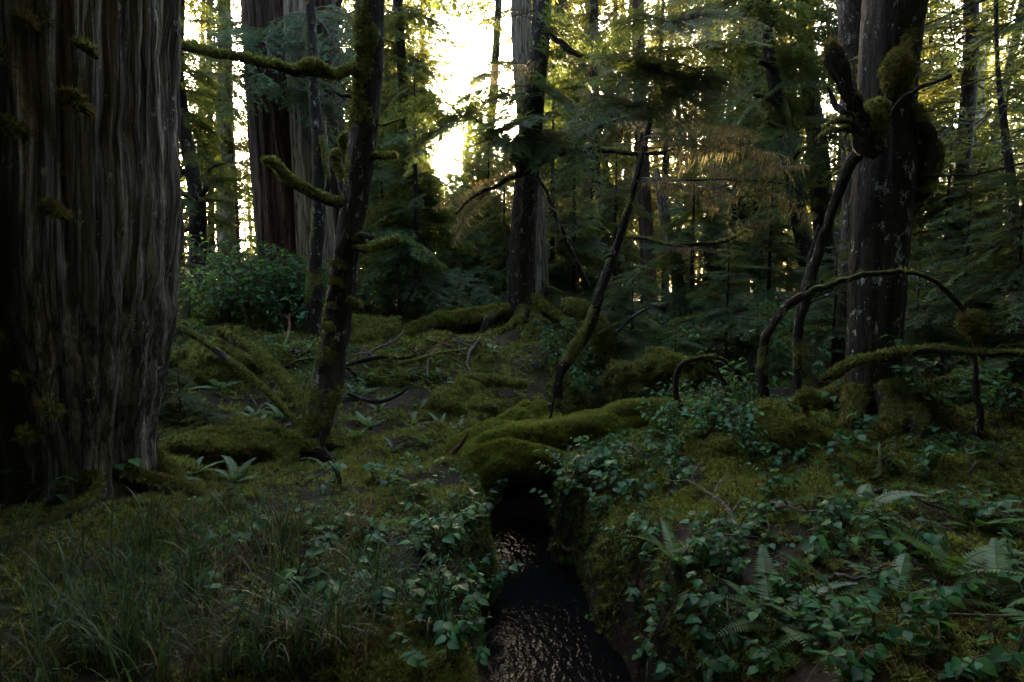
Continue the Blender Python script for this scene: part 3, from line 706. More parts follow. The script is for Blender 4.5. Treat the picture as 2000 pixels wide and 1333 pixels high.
br(t, [(1680, 262, 5.0), (1660, 238, 4.9), (1634, 236, 4.8), (1608, 250, 4.7)], [14, 12, 10, 6], n=22, moss=.7)
br(t, [(1684, 262, 5.0), (1655, 252, 4.9), (1626, 256, 4.8), (1600, 270, 4.7)], [12, 10, 8, 4], n=22, moss=.5)
br(t, [(1668, 235, 4.9), (1640, 215, 4.95), (1626, 190, 5.0), (1616, 170, 5.0)], [14, 12, 9, 4], n=22, moss=.6)
br(t, [(1655, 258, 4.9), (1646, 280, 4.9), (1652, 300, 4.9)], [5, 4, 2], n=12, fuzz=700)
br(t, [(1664, 256, 4.9), (1672, 276, 4.9), (1668, 290, 4.9)], [4, 4, 2], n=12, fuzz=0)
br(t, [(1738, 228, 5.3), (1762, 196, 5.2), (1800, 170, 5.1), (1835, 158, 5.0), (1857, 148, 5.0)], [12, 10, 8, 6, 9], n=26, moss=.2)
br(t, [(1800, 345, 5.4), (1850, 342, 5.2), (1900, 344, 5.0), (1960, 330, 4.8), (2030, 310, 4.6)], [12, 6, 5, 5, 4], n=24, moss=.0, fuzz=300)
# a long dead limb that hangs from it to the ground, and a spindly stem below
br(t, [(1692, 285, 5.3), (1662, 320, 5.4), (1640, 370, 5.5), (1620, 430, 5.6), (1598, 500, 5.7), (1576, 570, 5.8), (1570, 610, 5.8)], [24, 22, 19, 18, 20, 20, 14], n=60, seg=12, moss=.2, name='hanging_limb', fuzz=1200)
s_ = thing('spindly_tree', 'spindly dark stem left of the spotted tree, rising from shrub leaves', 'tree', G(1556, 770))
br(s_, [(1556, 775, 6.6), (1556, 720, 6.6), (1560, 640, 6.6), (1568, 600, 6.6), (1576, 540, 6.6), (1600, 440, 6.7)], [20, 17, 18, 20, 14, 6], n=50, moss=.1, name='trunk', mt=BARK_LICH)
br(s_, [(1567, 605, 6.6), (1590, 588, 6.4), (1620, 576, 6.2), (1652, 578, 6.0)], [9, 6, 5, 4], n=20, moss=-.1, fuzz=200)
# arching stems round the right tree
def arch(label, pts, ws, name='arched_branch', cat='branch', grp=None, **kw):
    a = thing(name, label, cat, U(*pts[0]), grp)
    br(a, pts, ws, name='wood', **kw); return a
a = arch('dark arching stem that crosses in front of the spotted tree', [(1496, 790, 5.2), (1488, 740, 5.2), (1490, 690, 5.2), (1504, 640, 5.15), (1530, 605, 5.1), (1580, 572, 5.0), (1640, 550, 4.9), (1700, 536, 4.85), (1770, 532, 4.8), (1820, 548, 4.8), (1860, 580, 4.8), (1890, 615, 4.8), (1905, 640, 4.8)],
         [22, 20, 20, 17, 17, 15, 13, 11, 9, 8, 9, 10, 9], n=120, seg=12, moss=-.05, fuzz=500)
br(a, [(1893, 612, 4.8), (1902, 632, 4.78), (1897, 655, 4.8)], [26, 44, 20], n=14, seg=14, name='moss_clump', moss=1, fuzz=3200, tufts=T_BROWN, knob=.3)
br(a, [(1903, 650, 4.8), (1905, 720, 4.82), (1912, 800, 4.85), (1916, 900, 4.9)], [7, 9, 14, 16], n=40, name='stem', moss=-.2, fuzz=200)
a = arch('mossy limb sweeping right across the foot of the spotted tree', [(1606, 740, 5.0), (1640, 722, 4.9), (1690, 702, 4.8), (1750, 690, 4.75), (1820, 682, 4.7), (1900, 690, 4.7), (1950, 690, 4.7), (2040, 700, 4.7)], [10, 18, 18, 17, 16, 14, 12, 10], n=80, moss=.6, fuzz=2400)
br(a, [(1836, 683, 4.7), (1840, 700, 4.72), (1846, 716, 4.75), (1852, 728, 4.78), (1862, 710, 4.8), (1880, 695, 4.85)], [8, 7, 7, 8, 6, 4], n=20, moss=.4)
a = arch('thin mossy hoop of branch in the leaves right of centre', [(1340, 812, 6.0), (1322, 775, 6.0), (1320, 735, 6.0), (1336, 708, 5.95), (1370, 698, 5.9), (1405, 700, 5.9), (1428, 722, 5.9), (1444, 775, 5.9)], [13, 12, 11, 10, 9, 8, 7, 5], n=60, moss=.3, fuzz=1200)
br(a, [(1402, 700, 5.9), (1403, 725, 5.9), (1415, 750, 5.95), (1424, 772, 6.0)], [6, 7, 12, 18], n=20, moss=.2)
a = arch('straight mossy pole lying level right of the spotted tree', [(1762, 832, 5.4), (1840, 830, 5.3), (1912, 832, 5.2), (1960, 836, 5.1)], [10, 11, 11, 8], n=40, moss=.6, fuzz=2000, name='fallen_pole', cat='pole')
a = arch('low curved root bridge in the dark right of the spotted tree', [(1770, 768, 5.6), (1810, 750, 5.5), (1860, 742, 5.4), (1930, 746, 5.3), (2010, 762, 5.2)], [8, 10, 10, 9, 8], n=40, moss=.5, fuzz=1500, name='mossy_root', cat='root')
a = arch('bent bare stick lying low at the right among leaves', [(1846, 957, 4.1), (1872, 938, 4.1), (1895, 920, 4.1), (1905, 903, 4.1)], [5, 5, 5, 4], n=20, moss=-6, fuzz=0, mt=TWIG, name='bare_stick', cat='stick')
a = arch('long slanting dead pole through the dark boughs at far right', [(1772, 640, 7), (1850, 560, 7.2), (1930, 500, 7.3), (2010, 440, 7.5)], [8, 8, 7, 6], n=40, moss=.3, fuzz=300, name='leaning_pole', cat='pole')

# 6. centre tree
t, P = tree('hemlock_tree', 'tall dark central tree on the mossy knoll with side limbs and a burl', [(1020, 640), (1018, 590), (1020, 500), (1026, 400), (1034, 300), (1044, 180), (1056, 60), (1060, 0)], 11, [86, 62, 52, 48, 46, 42, 38, 36], BARK_HEM,
            H=21, n=200, seg=60, flute=.12, nfl=4, rough=.02, flare=.5, flare_h=.4, moss=-.1, seed=44)
ct = t; scatter('moss', mosscopy(wood(t)), T_MOSS, 500, .6, 1.2, t, 11)
br(t, [(1022, 330, 10.8), (1018, 305, 10.6), (1030, 285, 10.6), (1042, 300, 10.7)], [20, 48, 52, 24], n=18, seg=16, name='burl', moss=.7, fuzz=1200, fs=(.6, 1.1), knob=.35)
br(t, [(1022, 300, 10.7), (1000, 284, 10.6), (980, 278, 10.5), (960, 256, 10.4), (935, 238, 10.3), (905, 228, 10.2), (878, 205, 10.1)], [14, 12, 11, 9, 8, 6, 3], n=40, moss=.1, fuzz=500)
br(t, [(970, 268, 10.4), (985, 250, 10.4), (1000, 242, 10.4)], [6, 4, 2], n=10, fuzz=0)
br(t, [(1030, 335, 10.7), (1000, 346, 10.5), (965, 366, 10.3), (935, 378, 10.2), (905, 402, 10.1), (890, 420, 10.1)], [14, 11, 9, 8, 5, 3], n=40, moss=.1, fuzz=500)
br(t, [(1050, 318, 10.8), (1085, 300, 10.7), (1130, 294, 10.6), (1180, 293, 10.5), (1240, 300, 10.4), (1300, 300, 10.4), (1380, 306, 10.3)], [16, 17, 15, 12, 9, 6, 3], n=60, moss=.4, fuzz=900)
br(t, [(1050, 300, 10.8), (1062, 286, 10.7), (1078, 272, 10.6), (1082, 262, 10.6)], [12, 11, 9, 5], n=16, moss=.2)
br(t, [(1128, 293, 10.6), (1128, 275, 10.6), (1140, 262, 10.6), (1165, 250, 10.5), (1200, 236, 10.4), (1240, 224, 10.4)], [9, 10, 10, 8, 6, 3], n=36, moss=.3, fuzz=500)
br(t, [(1150, 255, 10.5), (1150, 235, 10.5), (1158, 205, 10.5)], [7, 8, 14], n=16, moss=.3, fuzz=700, knob=.4)
br(t, [(1070, 66, 10.8), (1100, 88, 10.7), (1120, 104, 10.6), (1150, 112, 10.5)], [8, 12, 11, 7], n=24, moss=.2, fuzz=600)
br(t, [(1014, 350, 10.55), (1008, 375, 10.5), (1018, 400, 10.5), (1016, 425, 10.5), (1002, 438, 10.5), (1008, 458, 10.5)], [4, 4, 5, 4, 5, 2], n=30, moss=-.2, mt=SNAG, fuzz=0, name='dangling_root')
br(t, [(1052, 350, 10.9), (1068, 375, 10.8), (1076, 400, 10.8), (1094, 440, 10.9), (1130, 520, 11), (1150, 560, 11)], [7, 6, 7, 8, 10, 10], n=40, moss=.1, fuzz=300)
br(t, [(1040, 585, 10.9), (1070, 605, 10.6), (1100, 625, 10.4), (1118, 645, 10.2)], [30, 22, 18, 14], n=24, moss=.9, fuzz=1500, fs=(.6, 1.1), name='root')
br(t, [(1000, 600, 10.9), (975, 615, 10.7), (940, 622, 10.6)], [20, 16, 12], n=18, moss=.9, fuzz=1500, fs=(.6, 1.1), name='root')
# 7. snag behind it
t, P = tree('dead_snag', 'bleached standing dead trunk close behind the central tree', [(1052, 600), (1050, 500), (1046, 400), (1030, 260), (1020, 120), (1018, 0)], 12.6, [44, 36, 34, 34, 36, 38], SNAG, H=12, n=120, seg=50, flute=.12, nfl=8, moss=-.6, seed=6, flare=.2)
# 8. leaning thin tree to the right of the centre
t, P = tree('leaning_sapling', 'thin dark leaning tree right of centre that carries the broad dark boughs', [(1092, 735), (1118, 690), (1150, 640), (1172, 570), (1205, 480), (1238, 370), (1262, 270), (1284, 165), (1292, 60), (1296, 0)], 8.0,
            [20, 24, 26, 22, 16, 14, 11, 9, 7, 6], BARK_HEM, n=160, seg=14, knob=.12, moss=.3, seed=8, sink=.1, H=7.0)
ls = t; LSP = P; scatter('moss', mosscopy(wood(t)), T_MOSS, 1500, .4, .8, t, 14)
br(t, [(1214, 462, 8), (1250, 466, 7.8), (1300, 476, 7.6), (1350, 478, 7.5), (1400, 474, 7.4), (1435, 464, 7.3), (1460, 450, 7.3)], [7, 7, 7, 7, 7, 6, 4], n=50, moss=.8, fuzz=2500, fs=(.3, .6))
br(t, [(1250, 352, 8), (1290, 352, 7.9), (1340, 352, 7.8), (1420, 350, 7.7), (1500, 356, 7.6), (1560, 362, 7.6)], [5, 4, 4, 3, 3, 2], n=40, moss=-.2, fuzz=0)
br(t, [(1258, 300, 8), (1300, 296, 7.9), (1340, 282, 7.8), (1372, 262, 7.8)], [5, 4, 3, 2], n=30, moss=-.1, fuzz=0)
br(t, [(1200, 500, 8), (1190, 498, 7.95), (1180, 505, 7.9)], [8, 7, 5], n=8, moss=.5)
br(t, [(1283, 170, 8), (1300, 150, 7.9), (1330, 142, 7.8), (1390, 130, 7.6)], [5, 4, 3, 2], n=20, moss=-.1, fuzz=0)

# ---------------------------------------------------------------- middle-distance trunks
MD = [
 ('mossy_tree', 'curving mossy trunk with dark side limbs beside the huge left cedar', [(384, 560), (386, 480), (384, 400), (372, 320), (358, 240), (350, 150), (352, 0)], 14, [40, 32, 30, 26, 22, 18, 16], BARK_HEM, dict(H=16, crown=3, crz=8.5, moss=.3, knob=.15, flare=.2)),
 ('conifer_tree', 'pale grey trunk seen in the bright gap between the two cedars', [(446, 560), (444, 480), (442, 380), (440, 200), (438, 0)], 22, [40, 34, 32, 28, 24], SNAG, dict(H=24, crown=0, crz=11, moss=-.3)),
 ('conifer_tree', 'narrow dark trunk between the curving mossy trunk and the pale grey one', [(414, 560), (413, 480), (412, 380), (410, 200), (408, 0)], 24, [16, 13, 12, 11, 10], BARK_FAR, dict(H=24, crown=2, crz=6)),
 ('conifer_tree', 'straight dark trunk just right of the crooked mossy tree, leaning slightly right', [(812, 600), (806, 500), (800, 380), (792, 230), (783, 100), (776, 0)], 15, [34, 24, 22, 20, 18, 17], BARK_HEM, dict(H=19, crown=1, crz=9, moss=-.1)),
 ('broken_snag', 'short pale broken snag with a pointed top left of the sun', [(789, 600), (792, 550), (796, 505), (799, 470)], 16.5, [34, 24, 17, 2], SNAG, dict(moss=-.6, flute=.15)),
 ('broken_snag', 'small leaning bleached snag in the gap below the sun', [(884, 590), (879, 550), (872, 510)], 20, [20, 14, 8], SNAG, dict(moss=-.6, flute=.15)),
 ('conifer_tree', 'slim pale trunk lit warm in the bright sky gap above the sun', [(938, 600), (942, 480), (950, 360), (960, 230), (968, 110), (974, 0)], 24, [22, 18, 17, 16, 15, 13], BARK_FAR, dict(H=24, crown=1, crz=11, moss=-.3)),
 ('conifer_tree', 'very slim trunk in the hazy foliage left of the sky gap', [(830, 600), (828, 400), (826, 200), (825, 0)], 27, [16, 13, 11, 10], BARK_FAR, dict(H=25, crown=2, crz=9)),
 ('dead_snag', 'grey leaning snag with twig stubs right of the leaning sapling', [(1330, 600), (1322, 540), (1306, 460), (1292, 390), (1282, 330)], 13, [30, 24, 22, 18, 10], SNAG, dict(moss=-.4, flute=.1)),
 ('conifer_tree', 'reddish-brown trunk behind the lichen-hung boughs right of centre', [(1268, 600), (1264, 480), (1256, 350), (1250, 200), (1246, 0)], 18, [34, 28, 26, 24, 22], BARK_CEDAR2, dict(H=22, crown=1, crz=10, moss=-.2)),
 ('conifer_tree', 'crooked mossy trunk with knobby stubs left of the grey trunk at right', [(1588, 590), (1574, 500), (1560, 420), (1548, 350), (1532, 250), (1512, 160), (1500, 80), (1496, 0)], 12, [40, 32, 30, 28, 28, 24, 20, 18], BARK_HEM, dict(H=17, crown=3, crz=9, moss=.3, knob=.2)),
 ('conifer_tree', 'grey twisted trunk between the crooked mossy trunk and the spotted tree', [(1616, 600), (1612, 480), (1606, 400), (1596, 280), (1580, 170), (1572, 80), (1568, 0)], 14, [46, 38, 40, 36, 30, 26, 24], BARK_FAR, dict(H=20, crown=0, crz=10, moss=.0)),
 ('hemlock_tree', 'tall grey-brown trunk half hidden behind the spotted tree', [(1668, 620), (1672, 450), (1672, 300), (1668, 150), (1664, 0)], 8.5, [60, 50, 50, 48, 50], BARK_FAR, dict(H=20, crown=2, crz=9, moss=-.2)),
 ('conifer_tree', 'straight dark trunk seen between the centre tree and the leaning sapling', [(1165, 610), (1164, 480), (1162, 300), (1160, 100), (1160, 0)], 19, [26, 22, 20, 18, 16], BARK_HEM, dict(H=22, crown=2, crz=9)),
 ('conifer_tree', 'wide brown trunk far back under the sunlit hanging lichen', [(1400, 590), (1398, 450), (1396, 300), (1394, 120), (1392, 0)], 21, [44, 36, 34, 30, 28], BARK_CEDAR2, dict(H=24, crown=1, crz=11)),
 ('conifer_tree', 'thin dark trunk right of the wide brown one', [(1480, 590), (1480, 400), (1478, 200), (1476, 0)], 17, [20, 16, 14, 12], BARK_HEM, dict(H=17, crown=3, crz=7)),
 ('conifer_tree', 'slender bluish leaning trunk near the right edge under drooping boughs', [(1985, 560), (1984, 460), (1976, 360), (1962, 250), (1952, 170)], 9, [22, 18, 16, 13, 9], BARK_LICH, dict(H=8, moss=-.2)),
 ('conifer_tree', 'thin black trunk against the orange glow right of the spotted tree', [(1800, 640), (1799, 520), (1798, 400), (1797, 200)], 15, [13, 10, 9, 8], BARK_HEM, dict(H=14, crown=3, crz=6)),
 ('conifer_tree', 'second thin black trunk by the orange glow, the right one of the pair', [(1820, 640), (1819, 520), (1818, 400), (1816, 200)], 16, [12, 9, 8, 7], BARK_HEM, dict(H=14, crown=2, crz=6)),
 ('conifer_tree', 'trunk rising just right of the crooked mossy tree behind its stubs', [(748, 600), (746, 450), (742, 250), (738, 0)], 20, [22, 18, 16, 14], BARK_FAR, dict(H=22, crown=1, crz=8)),
 ('conifer_tree', 'dark thick trunk back in shade right of the central tree', [(1118, 600), (1112, 450), (1104, 250), (1096, 0)], 24, [36, 30, 28, 24], BARK_FAR, dict(H=25, crown=0, crz=10)),
]
MT = {}
for k, (nm, lb, pts, Y, ws, mt, kw) in enumerate(MD):
    t, P = tree(nm, lb, pts, Y, ws, mt, cat='snag' if 'snag' in nm else 'tree', n=90, seg=26, seed=50+k*3, **{**dict(rough=.01, flare=.25, flare_h=.5), **kw})
    MT[k] = (t, P)
def mb(k, z0, z1, n, L0, L1, var=MID, **kw): ring_boughs(MT[k][0], MT[k][1], z0, z1, n, L0, L1, var, 900+k, **kw)
for k, z0, z1, n, L0, L1, var in [(0, 3.0, 8.5, 14, 1.6, 2.2, MID), (2, 3, 9, 16, 2.2, 2.6, MID), (3, 3.4, 9, 18, 1.7, 2.6, MID), (7, 4, 12, 16, 2.2, 3, MID), (9, 4, 10, 16, 2.2, 2.6, LICH),
                                 (10, 3.6, 8, 16, 1.5, 2.2, MID), (11, 3.4, 9, 18, 1.8, 2.6, MID), (13, 2.4, 9, 20, 1.8, 2.6, MID), (14, 4, 11, 16, 2.4, 3, LICH), (15, 2.0, 7, 20, 1.6, 2.2, MID),
                                 (17, 2.4, 6, 12, 1.3, 2.0, MID), (18, 2.8, 6, 12, 1.3, 2.0, MID), (19, 2.6, 9, 18, 2.2, 2.8, MID), (20, 4, 11, 14, 2.4, 2.8, MID), (1, 5, 10, 10, 2.2, 2.8, MID)]:
    mb(k, z0, z1, n, L0, L1, var)
mb(6, 3.5, 13, 9, 1.2, 1.6, MID)
for a, b, v in [((796, 250, 15), (912, 262, 14.2), MID), ((796, 225, 15), (900, 215, 14), MID), ((800, 330, 15), (850, 345, 14.5), MID), ((802, 372, 15), (930, 385, 14), MID), ((796, 285, 15), (846, 292, 14.2), MID),
                ((803, 400, 15), (900, 430, 14), MID), ((790, 190, 15), (880, 160, 14), BARE), ((788, 150, 15), (860, 110, 14), MID), ((780, 60, 15), (850, 30, 14), MID)]:
    place_bough(MT[3][0], U(*a), U(*b), v, random.uniform(-.5, .5), fat=1.1)
for a, b in [((942, 480, 24), (900, 330, 22)), ((952, 330, 24), (905, 318, 22)), ((958, 250, 24), (1000, 300, 22)), ((955, 300, 24), (1000, 350, 22)), ((965, 150, 24), (920, 120, 22)), ((965, 130, 24), (1005, 110, 22))]:
    for j in range(3): place_bough(MT[6][0], U(*a), U(b[0]+random.uniform(-12, 12), b[1]+random.uniform(-20, 20), b[2]), MID, random.uniform(-.6, .6), fat=1.2)
# limbs of the curving mossy trunk and of the crooked one
t = MT[0][0]
br(t, [(382, 400, 14), (410, 388, 13.8), (440, 392, 13.6), (465, 396, 13.5)], [10, 8, 7, 4], n=24, moss=.6)
br(t, [(384, 395, 14), (404, 360, 13.9), (410, 330, 13.9), (440, 320, 13.8)], [12, 10, 7, 3], n=24, moss=.2)
br(t, [(376, 385, 14), (350, 380, 13.8), (326, 382, 13.6)], [12, 9, 8], n=20, moss=.4)
br(t, [(388, 440, 14), (360, 450, 13.8), (330, 462, 13.6)], [10, 8, 6], n=20, moss=.3)
br(t, [(366, 330, 14), (345, 350, 13.8), (328, 360, 13.6)], [10, 8, 6], n=20, moss=.3)
t = MT[10][0]
for pts, ws in [([(1514, 150, 12), (1500, 128, 11.8), (1482, 122, 11.7)], [10, 10, 9]), ([(1522, 200, 12), (1492, 190, 11.8), (1474, 186, 11.7)], [14, 11, 8]),
                ([(1534, 120, 12), (1540, 96, 12), (1560, 80, 12)], [9, 8, 5]), ([(1546, 250, 12), (1520, 250, 11.8), (1500, 240, 11.7)], [10, 10, 7]), ([(1540, 330, 12), (1560, 300, 11.8), (1600, 280, 11.6)], [8, 6, 4])]:
    br(t, pts, ws, n=20, moss=.6, fuzz=800)
# boughs on the central tree
for (a, b, v) in [((1050, 190, 11), (900, 170, 9.6), MID), ((1046, 200, 11), (860, 205, 10.0), MID), ((1046, 230, 11), (930, 250, 9.0), MID), ((1050, 170, 11), (1180, 190, 9.4), MID), ((1050, 130, 11), (960, 120, 10), LICH),
                  ((905, 228, 10.2), (790, 235, 9.6), MID), ((960, 240, 10.4), (860, 215, 9.4), MID), ((930, 236, 10.3), (800, 200, 9.4), MID), ((1000, 260, 10.5), (900, 190, 9.0), MID), ((880, 250, 10), (760, 270, 9.0), MID), ((880, 205, 10.1), (770, 190, 9.8), MID), ((960, 256, 10.4), (850, 265, 9.6), MID), ((940, 240, 10.3), (870, 160, 10), MID), ((1180, 240, 10.5), (1330, 255, 10), LICH),
                  ((1240, 224, 10.4), (1400, 235, 10), LICH), ((1300, 300, 10.4), (1450, 330, 9.6), LICH), ((1040, 250, 10.9), (1140, 300, 9.4), MID), ((965, 366, 10.3), (880, 440, 9.8), LICH), ((930, 378, 10.2), (850, 400, 9.8), LICH),
                  ((1060, 60, 11), (1200, 40, 10), MID), ((1060, 20, 11), (940, 60, 10), BARE), ((1056, 110, 11), (1180, 120, 10), MID), ((1040, 320, 11), (1090, 420, 9.6), BARE), ((1000, 346, 10.5), (920, 350, 10), LICH)]:
    multi_bough(ct, a, b, v, 2)
# broad dark boughs of the leaning sapling
for (a, b, v) in [((1284, 165, 8), (1130, 110, 7.2), NEAR), ((1286, 150, 8), (1180, 60, 7.0), NEAR), ((1284, 165, 8), (1440, 110, 7.0), NEAR), ((1290, 100, 8), (1470, 60, 7.2), NEAR), ((1290, 80, 8), (1380, -20, 7.2), NEAR),
                  ((1284, 160, 8), (1300, 70, 6.8), NEAR), ((1280, 190, 8), (1400, 180, 6.8), NEAR), ((1276, 210, 8), (1150, 180, 7.0), NEAR), ((1284, 140, 8), (1240, 120, 6.6), NEAR), ((1290, 60, 8), (1180, 10, 7.2), NEAR),
                  ((1270, 250, 8), (1480, 225, 7.4), LICH), ((1268, 260, 8), (1400, 275, 7.2), LICH), ((1262, 290, 8), (1560, 300, 7.4), LICH), ((1340, 282, 7.8), (1480, 245, 7.5), LICH), ((1250, 352, 8), (1420, 375, 7.2), LICH),
                  ((1420, 350, 7.7), (1580, 300, 7.2), LICH), ((1240, 370, 8), (1130, 350, 7.6), BARE), ((1420, 350, 7.7), (1560, 380, 7.4), LICH), ((1420, 472, 7.4), (1470, 450, 7.3), LICH), ((1300, 476, 7.6), (1420, 500, 7.2), BARE),
                  ((1290, 40, 8), (1500, 0, 7.4), NEAR), ((1288, 120, 8), (1520, 170, 7.4), NEAR), ((1284, 165, 8), (1360, 210, 6.6), NEAR), ((1292, 60, 8), (1330, 10, 6.6), NEAR)]:
    multi_bough(ls, a, b, v, 2)
# boughs hanging over the left gap and in front of the fluted cedar
for (a, b, v) in [((520, 60, 12), (370, 20, 10.5), MID), ((520, 100, 12), (400, 60, 10.2), MID), ((530, 150, 12), (440, 130, 10), MID), ((560, 170, 11.4), (640, 200, 10), MID), ((600, 150, 11.4), (690, 175, 10.2), MID),
                  ((540, 60, 11.4), (480, 70, 9.5), MID), ((600, 80, 11.4), (690, 60, 10), MID), ((520, 200, 12), (460, 190, 10.4), BARE), ((560, 30, 11.4), (640, 30, 9.6), MID)]:
    multi_bough(cedar2, a, b, v, 1)
for (a, b) in [((716, 60, 6.4), (640, 10, 5.8)), ((716, 90, 6.4), (790, 60, 6.2))]: place_bough(alder, U(*a), U(*b), BARE, 0)
# the tree beyond the right edge whose long boughs sweep down into the picture
t = thing('spruce_tree', 'spruce at the upper right edge with long thin drooping boughs', 'tree', Vector((6.9, 6.2, gz(6.9, 6.2))))
rs = t; b0 = t.location
limb('trunk', [b0+Vector((0, 0, -.3)), b0+Vector((0, 0, 4)), b0+Vector((0.1, 0, 9)), b0+Vector((0, 0, 17))], [.24, .19, .13, .03], BARK_HEM, t, n=60, seg=20, moss=0)
SPR = [bough_geo(1.0, 500+i, .065, .008, .022, .0055, .22, .05, wl=.34).mesh('bough', BM, False) for i in range(3)]
r_ = random.Random(3)
for k in range(40):
    q = k/40; z = 2.2 + 6.0*q; root = Vector((6.9, 6.2, z)); a = math.pi + r_.uniform(-.75, .75); e = r_.uniform(-.45, .05); L = r_.uniform(2.2, 3.5)
    place_bough(t, root, root+Vector((math.cos(a)*math.cos(e), math.sin(a)*math.cos(e), math.sin(e)))*L, SPR, r_.uniform(-.4, .4), fat=.85)
ring_boughs(t, [b0, b0+Vector((0, 0, 17))], 8, 17, 26, 3.0, .6, MID, 5)

# ---------------------------------------------------------------- forest behind: individual trees, then the far wood
TRK = []
for i in range(3):
    V, Q, T, A = tube([(0, 0, -.6), (.25*(i-1), 0, 5), (.35*(1-i), .1, 12), (0, 0, 20)], [.17, .135, .09, .02], 60, 18, flute=.1, nfl=4, flare=.3, rough=.01, moss=-.1, seed=i+3)
    TRK.append(mesh('trunk', V, T, Q, [BARK_FAR], None, True, A))
SNT = []
for i in range(2):
    V, Q, T, A = tube([(0, 0, -.6), (.2, 0, 4), (.1, .1, 9)], [.2, .15, .05], 40, 16, flute=.12, nfl=6, flare=.2, moss=-.6, seed=i+13)
    SNT.append(mesh('trunk', V, T, Q, [SNAG], None, True, A))
fr = random.Random(21)
ZL = [(-999, 320, 'dark conifer far back behind the huge left cedar'), (320, 500, 'hazy conifer far back in the gap left of the fluted cedar'), (500, 700, 'dark conifer far back behind the fluted cedar'),
      (700, 860, 'green conifer far back, left of the low sun'), (860, 1000, 'sunlit conifer far back under the bright sky gap'), (1000, 1250, 'dark conifer far back, between centre tree and leaning sapling'),
      (1250, 1500, 'conifer far back behind the glowing lichen boughs'), (1500, 1700, 'conifer far back behind the twisted mossy trunks'), (1700, 2999, 'dark conifer far back, right of the spotted tree')]
def far_tree(px, Y, hs, cr, crz, rs=1.0, thin=1.0):
    p = U(px, 600, Y); z = gz(p.x, Y)
    lab = next(l for a, b, l in ZL if a <= px < b)
    t = thing('conifer_tree', lab, 'tree', (p.x, Y, z), lab.replace('conifer far', 'conifers far'))
    t.rotation_euler.z = fr.uniform(0, 6.28)
    link('trunk', TRK[fr.randrange(3)], t, sc=(thin*hs, thin*hs, hs))
    c = link('crown', CROWN[cr], t, loc=(0, 0, crz), rot=(0, 0, fr.uniform(0, 6.28)))
    H = (18, 15, 20, 11)[cr]; s = (20*hs - crz + .6)/H; c.scale = (rs, rs, s)
    return t
gap = lambda px, Y: 862 < px < (1036 if Y > 23 else 1008)
def clear_sun(px, Y):                                # keep the line of sight to the sun open
    return abs(px - 875) < 22 + 2500/Y
n = 0
for ring in range(8):
    Y = 19 + ring*4.6
    step = 1500*4.3/Y; px = -250 + fr.uniform(0, step)
    while px < 2250:
        q = px + fr.uniform(-.3, .3)*step; YY = Y + fr.uniform(-1.8, 1.8); px += step*fr.uniform(.7, 1.4)
        cr = fr.randrange(4); low = fr.random()
        if gap(q, YY) or clear_sun(q, YY):
            if fr.random() < .25: continue
            hs = (.8 + YY*(fr.uniform(.09, .13) if clear_sun(q, YY) else fr.uniform(.13, .20)))/20; far_tree(q, YY, hs, 3, .5, .75, 1.3)
            continue
        if 320 < q < 500 and low < .75: continue
        far_tree(q, YY, fr.uniform(.85, 1.25), cr, fr.choice([.6, 1.0, 1.6, 2.4, 4]), fr.uniform(.8, 1.15), fr.uniform(.8, 1.5)); n += 1
for k in range(26):
    q = 872 + (k*37 % 140); YY = 18 + k*1.3
    near_sun = abs(q-875) < 14 + 1250/YY
    far_tree(q, YY, (.8 + YY*(fr.uniform(.10, .135) if near_sun else fr.uniform(.20, .29) if q < 962 else fr.uniform(.14, .22)))/20, 3, .4, .42 if q < 962 else .7, 1.2)
for px, Y in [(838, 21), (832, 27), (828, 34), (918, 24), (926, 31), (912, 37), (935, 20), (944, 27), (925, 43)]:
    far_tree(px, Y, (1 + Y*fr.uniform(.23, .30))/20, 3, .4, .42, .9)
for px, Y in [(752, 20), (790, 24), (762, 33), (790, 38), (735, 27), (1112, 30), (1150, 22), (1210, 29), (1300, 24), (1440, 27)]: far_tree(px, Y, 1.1, fr.randrange(3), 1.2, 1.0, .8)
# bare pale trunks standing among them
for k, (px, Y) in enumerate([(345, 30), (402, 27), (470, 33), (760, 26), (905, 36), (1085, 30), (1225, 26), (1345, 31), (1455, 24), (1560, 33), (1890, 22)]):
    p = U(px, 600, Y)
    t = thing('dead_snag', 'pale bare trunk without branches far back in the wood', 'snag', (p.x, Y, gz(p.x, Y)), 'pale bare trunks far back in the wood', (0, fr.uniform(-.06, .06), fr.uniform(0, 6)))
    link('trunk', SNT[k % 2], t, sc=(1.1, 1.1, fr.uniform(.9, 1.6)))
# the wood beyond, one mass
g = Geo(); r = np.random.default_rng(77)
V0, T0, Q0, M0 = None, None, None, None
for i in range(150):
    Y = r.uniform(62, 105); px = r.uniform(-200, 2200)
    if 860 < px < 1010: continue
    p = U(px, 600, Y); H = r.uniform(13, 22); z = gz(p.x, Y)
    V, Q, T, A = tube([(p.x, Y, z-.5), (p.x+r.normal(0, .3), Y, z+H)], [.3, .04], 3, 6, moss=-9)
    g.add(V, T, Q, 0, tone=np.zeros(len(V)))
    m_ = 26
    for j in range(m_):
        q = j/m_; L = 2.6*(1-q)+.4; zz = z+1.5+(H-1.5)*q; a = r.uniform(0, 6.283)
        bough_geo(L, i*50+j, .5, .45, .5, .22, .3, .1, sub=False, g=g, M=np.array(Matrix.Translation((p.x, Y, zz)) @ Matrix.Rotation(a, 4, 'Z')), tone=r.normal(0, .15))
link('distant_wood', g.mesh('distant_wood', BMF, False), kind='stuff')
bpy.data.objects['distant_wood']['label'] = 'hazy distant wood of conifers closing the view'
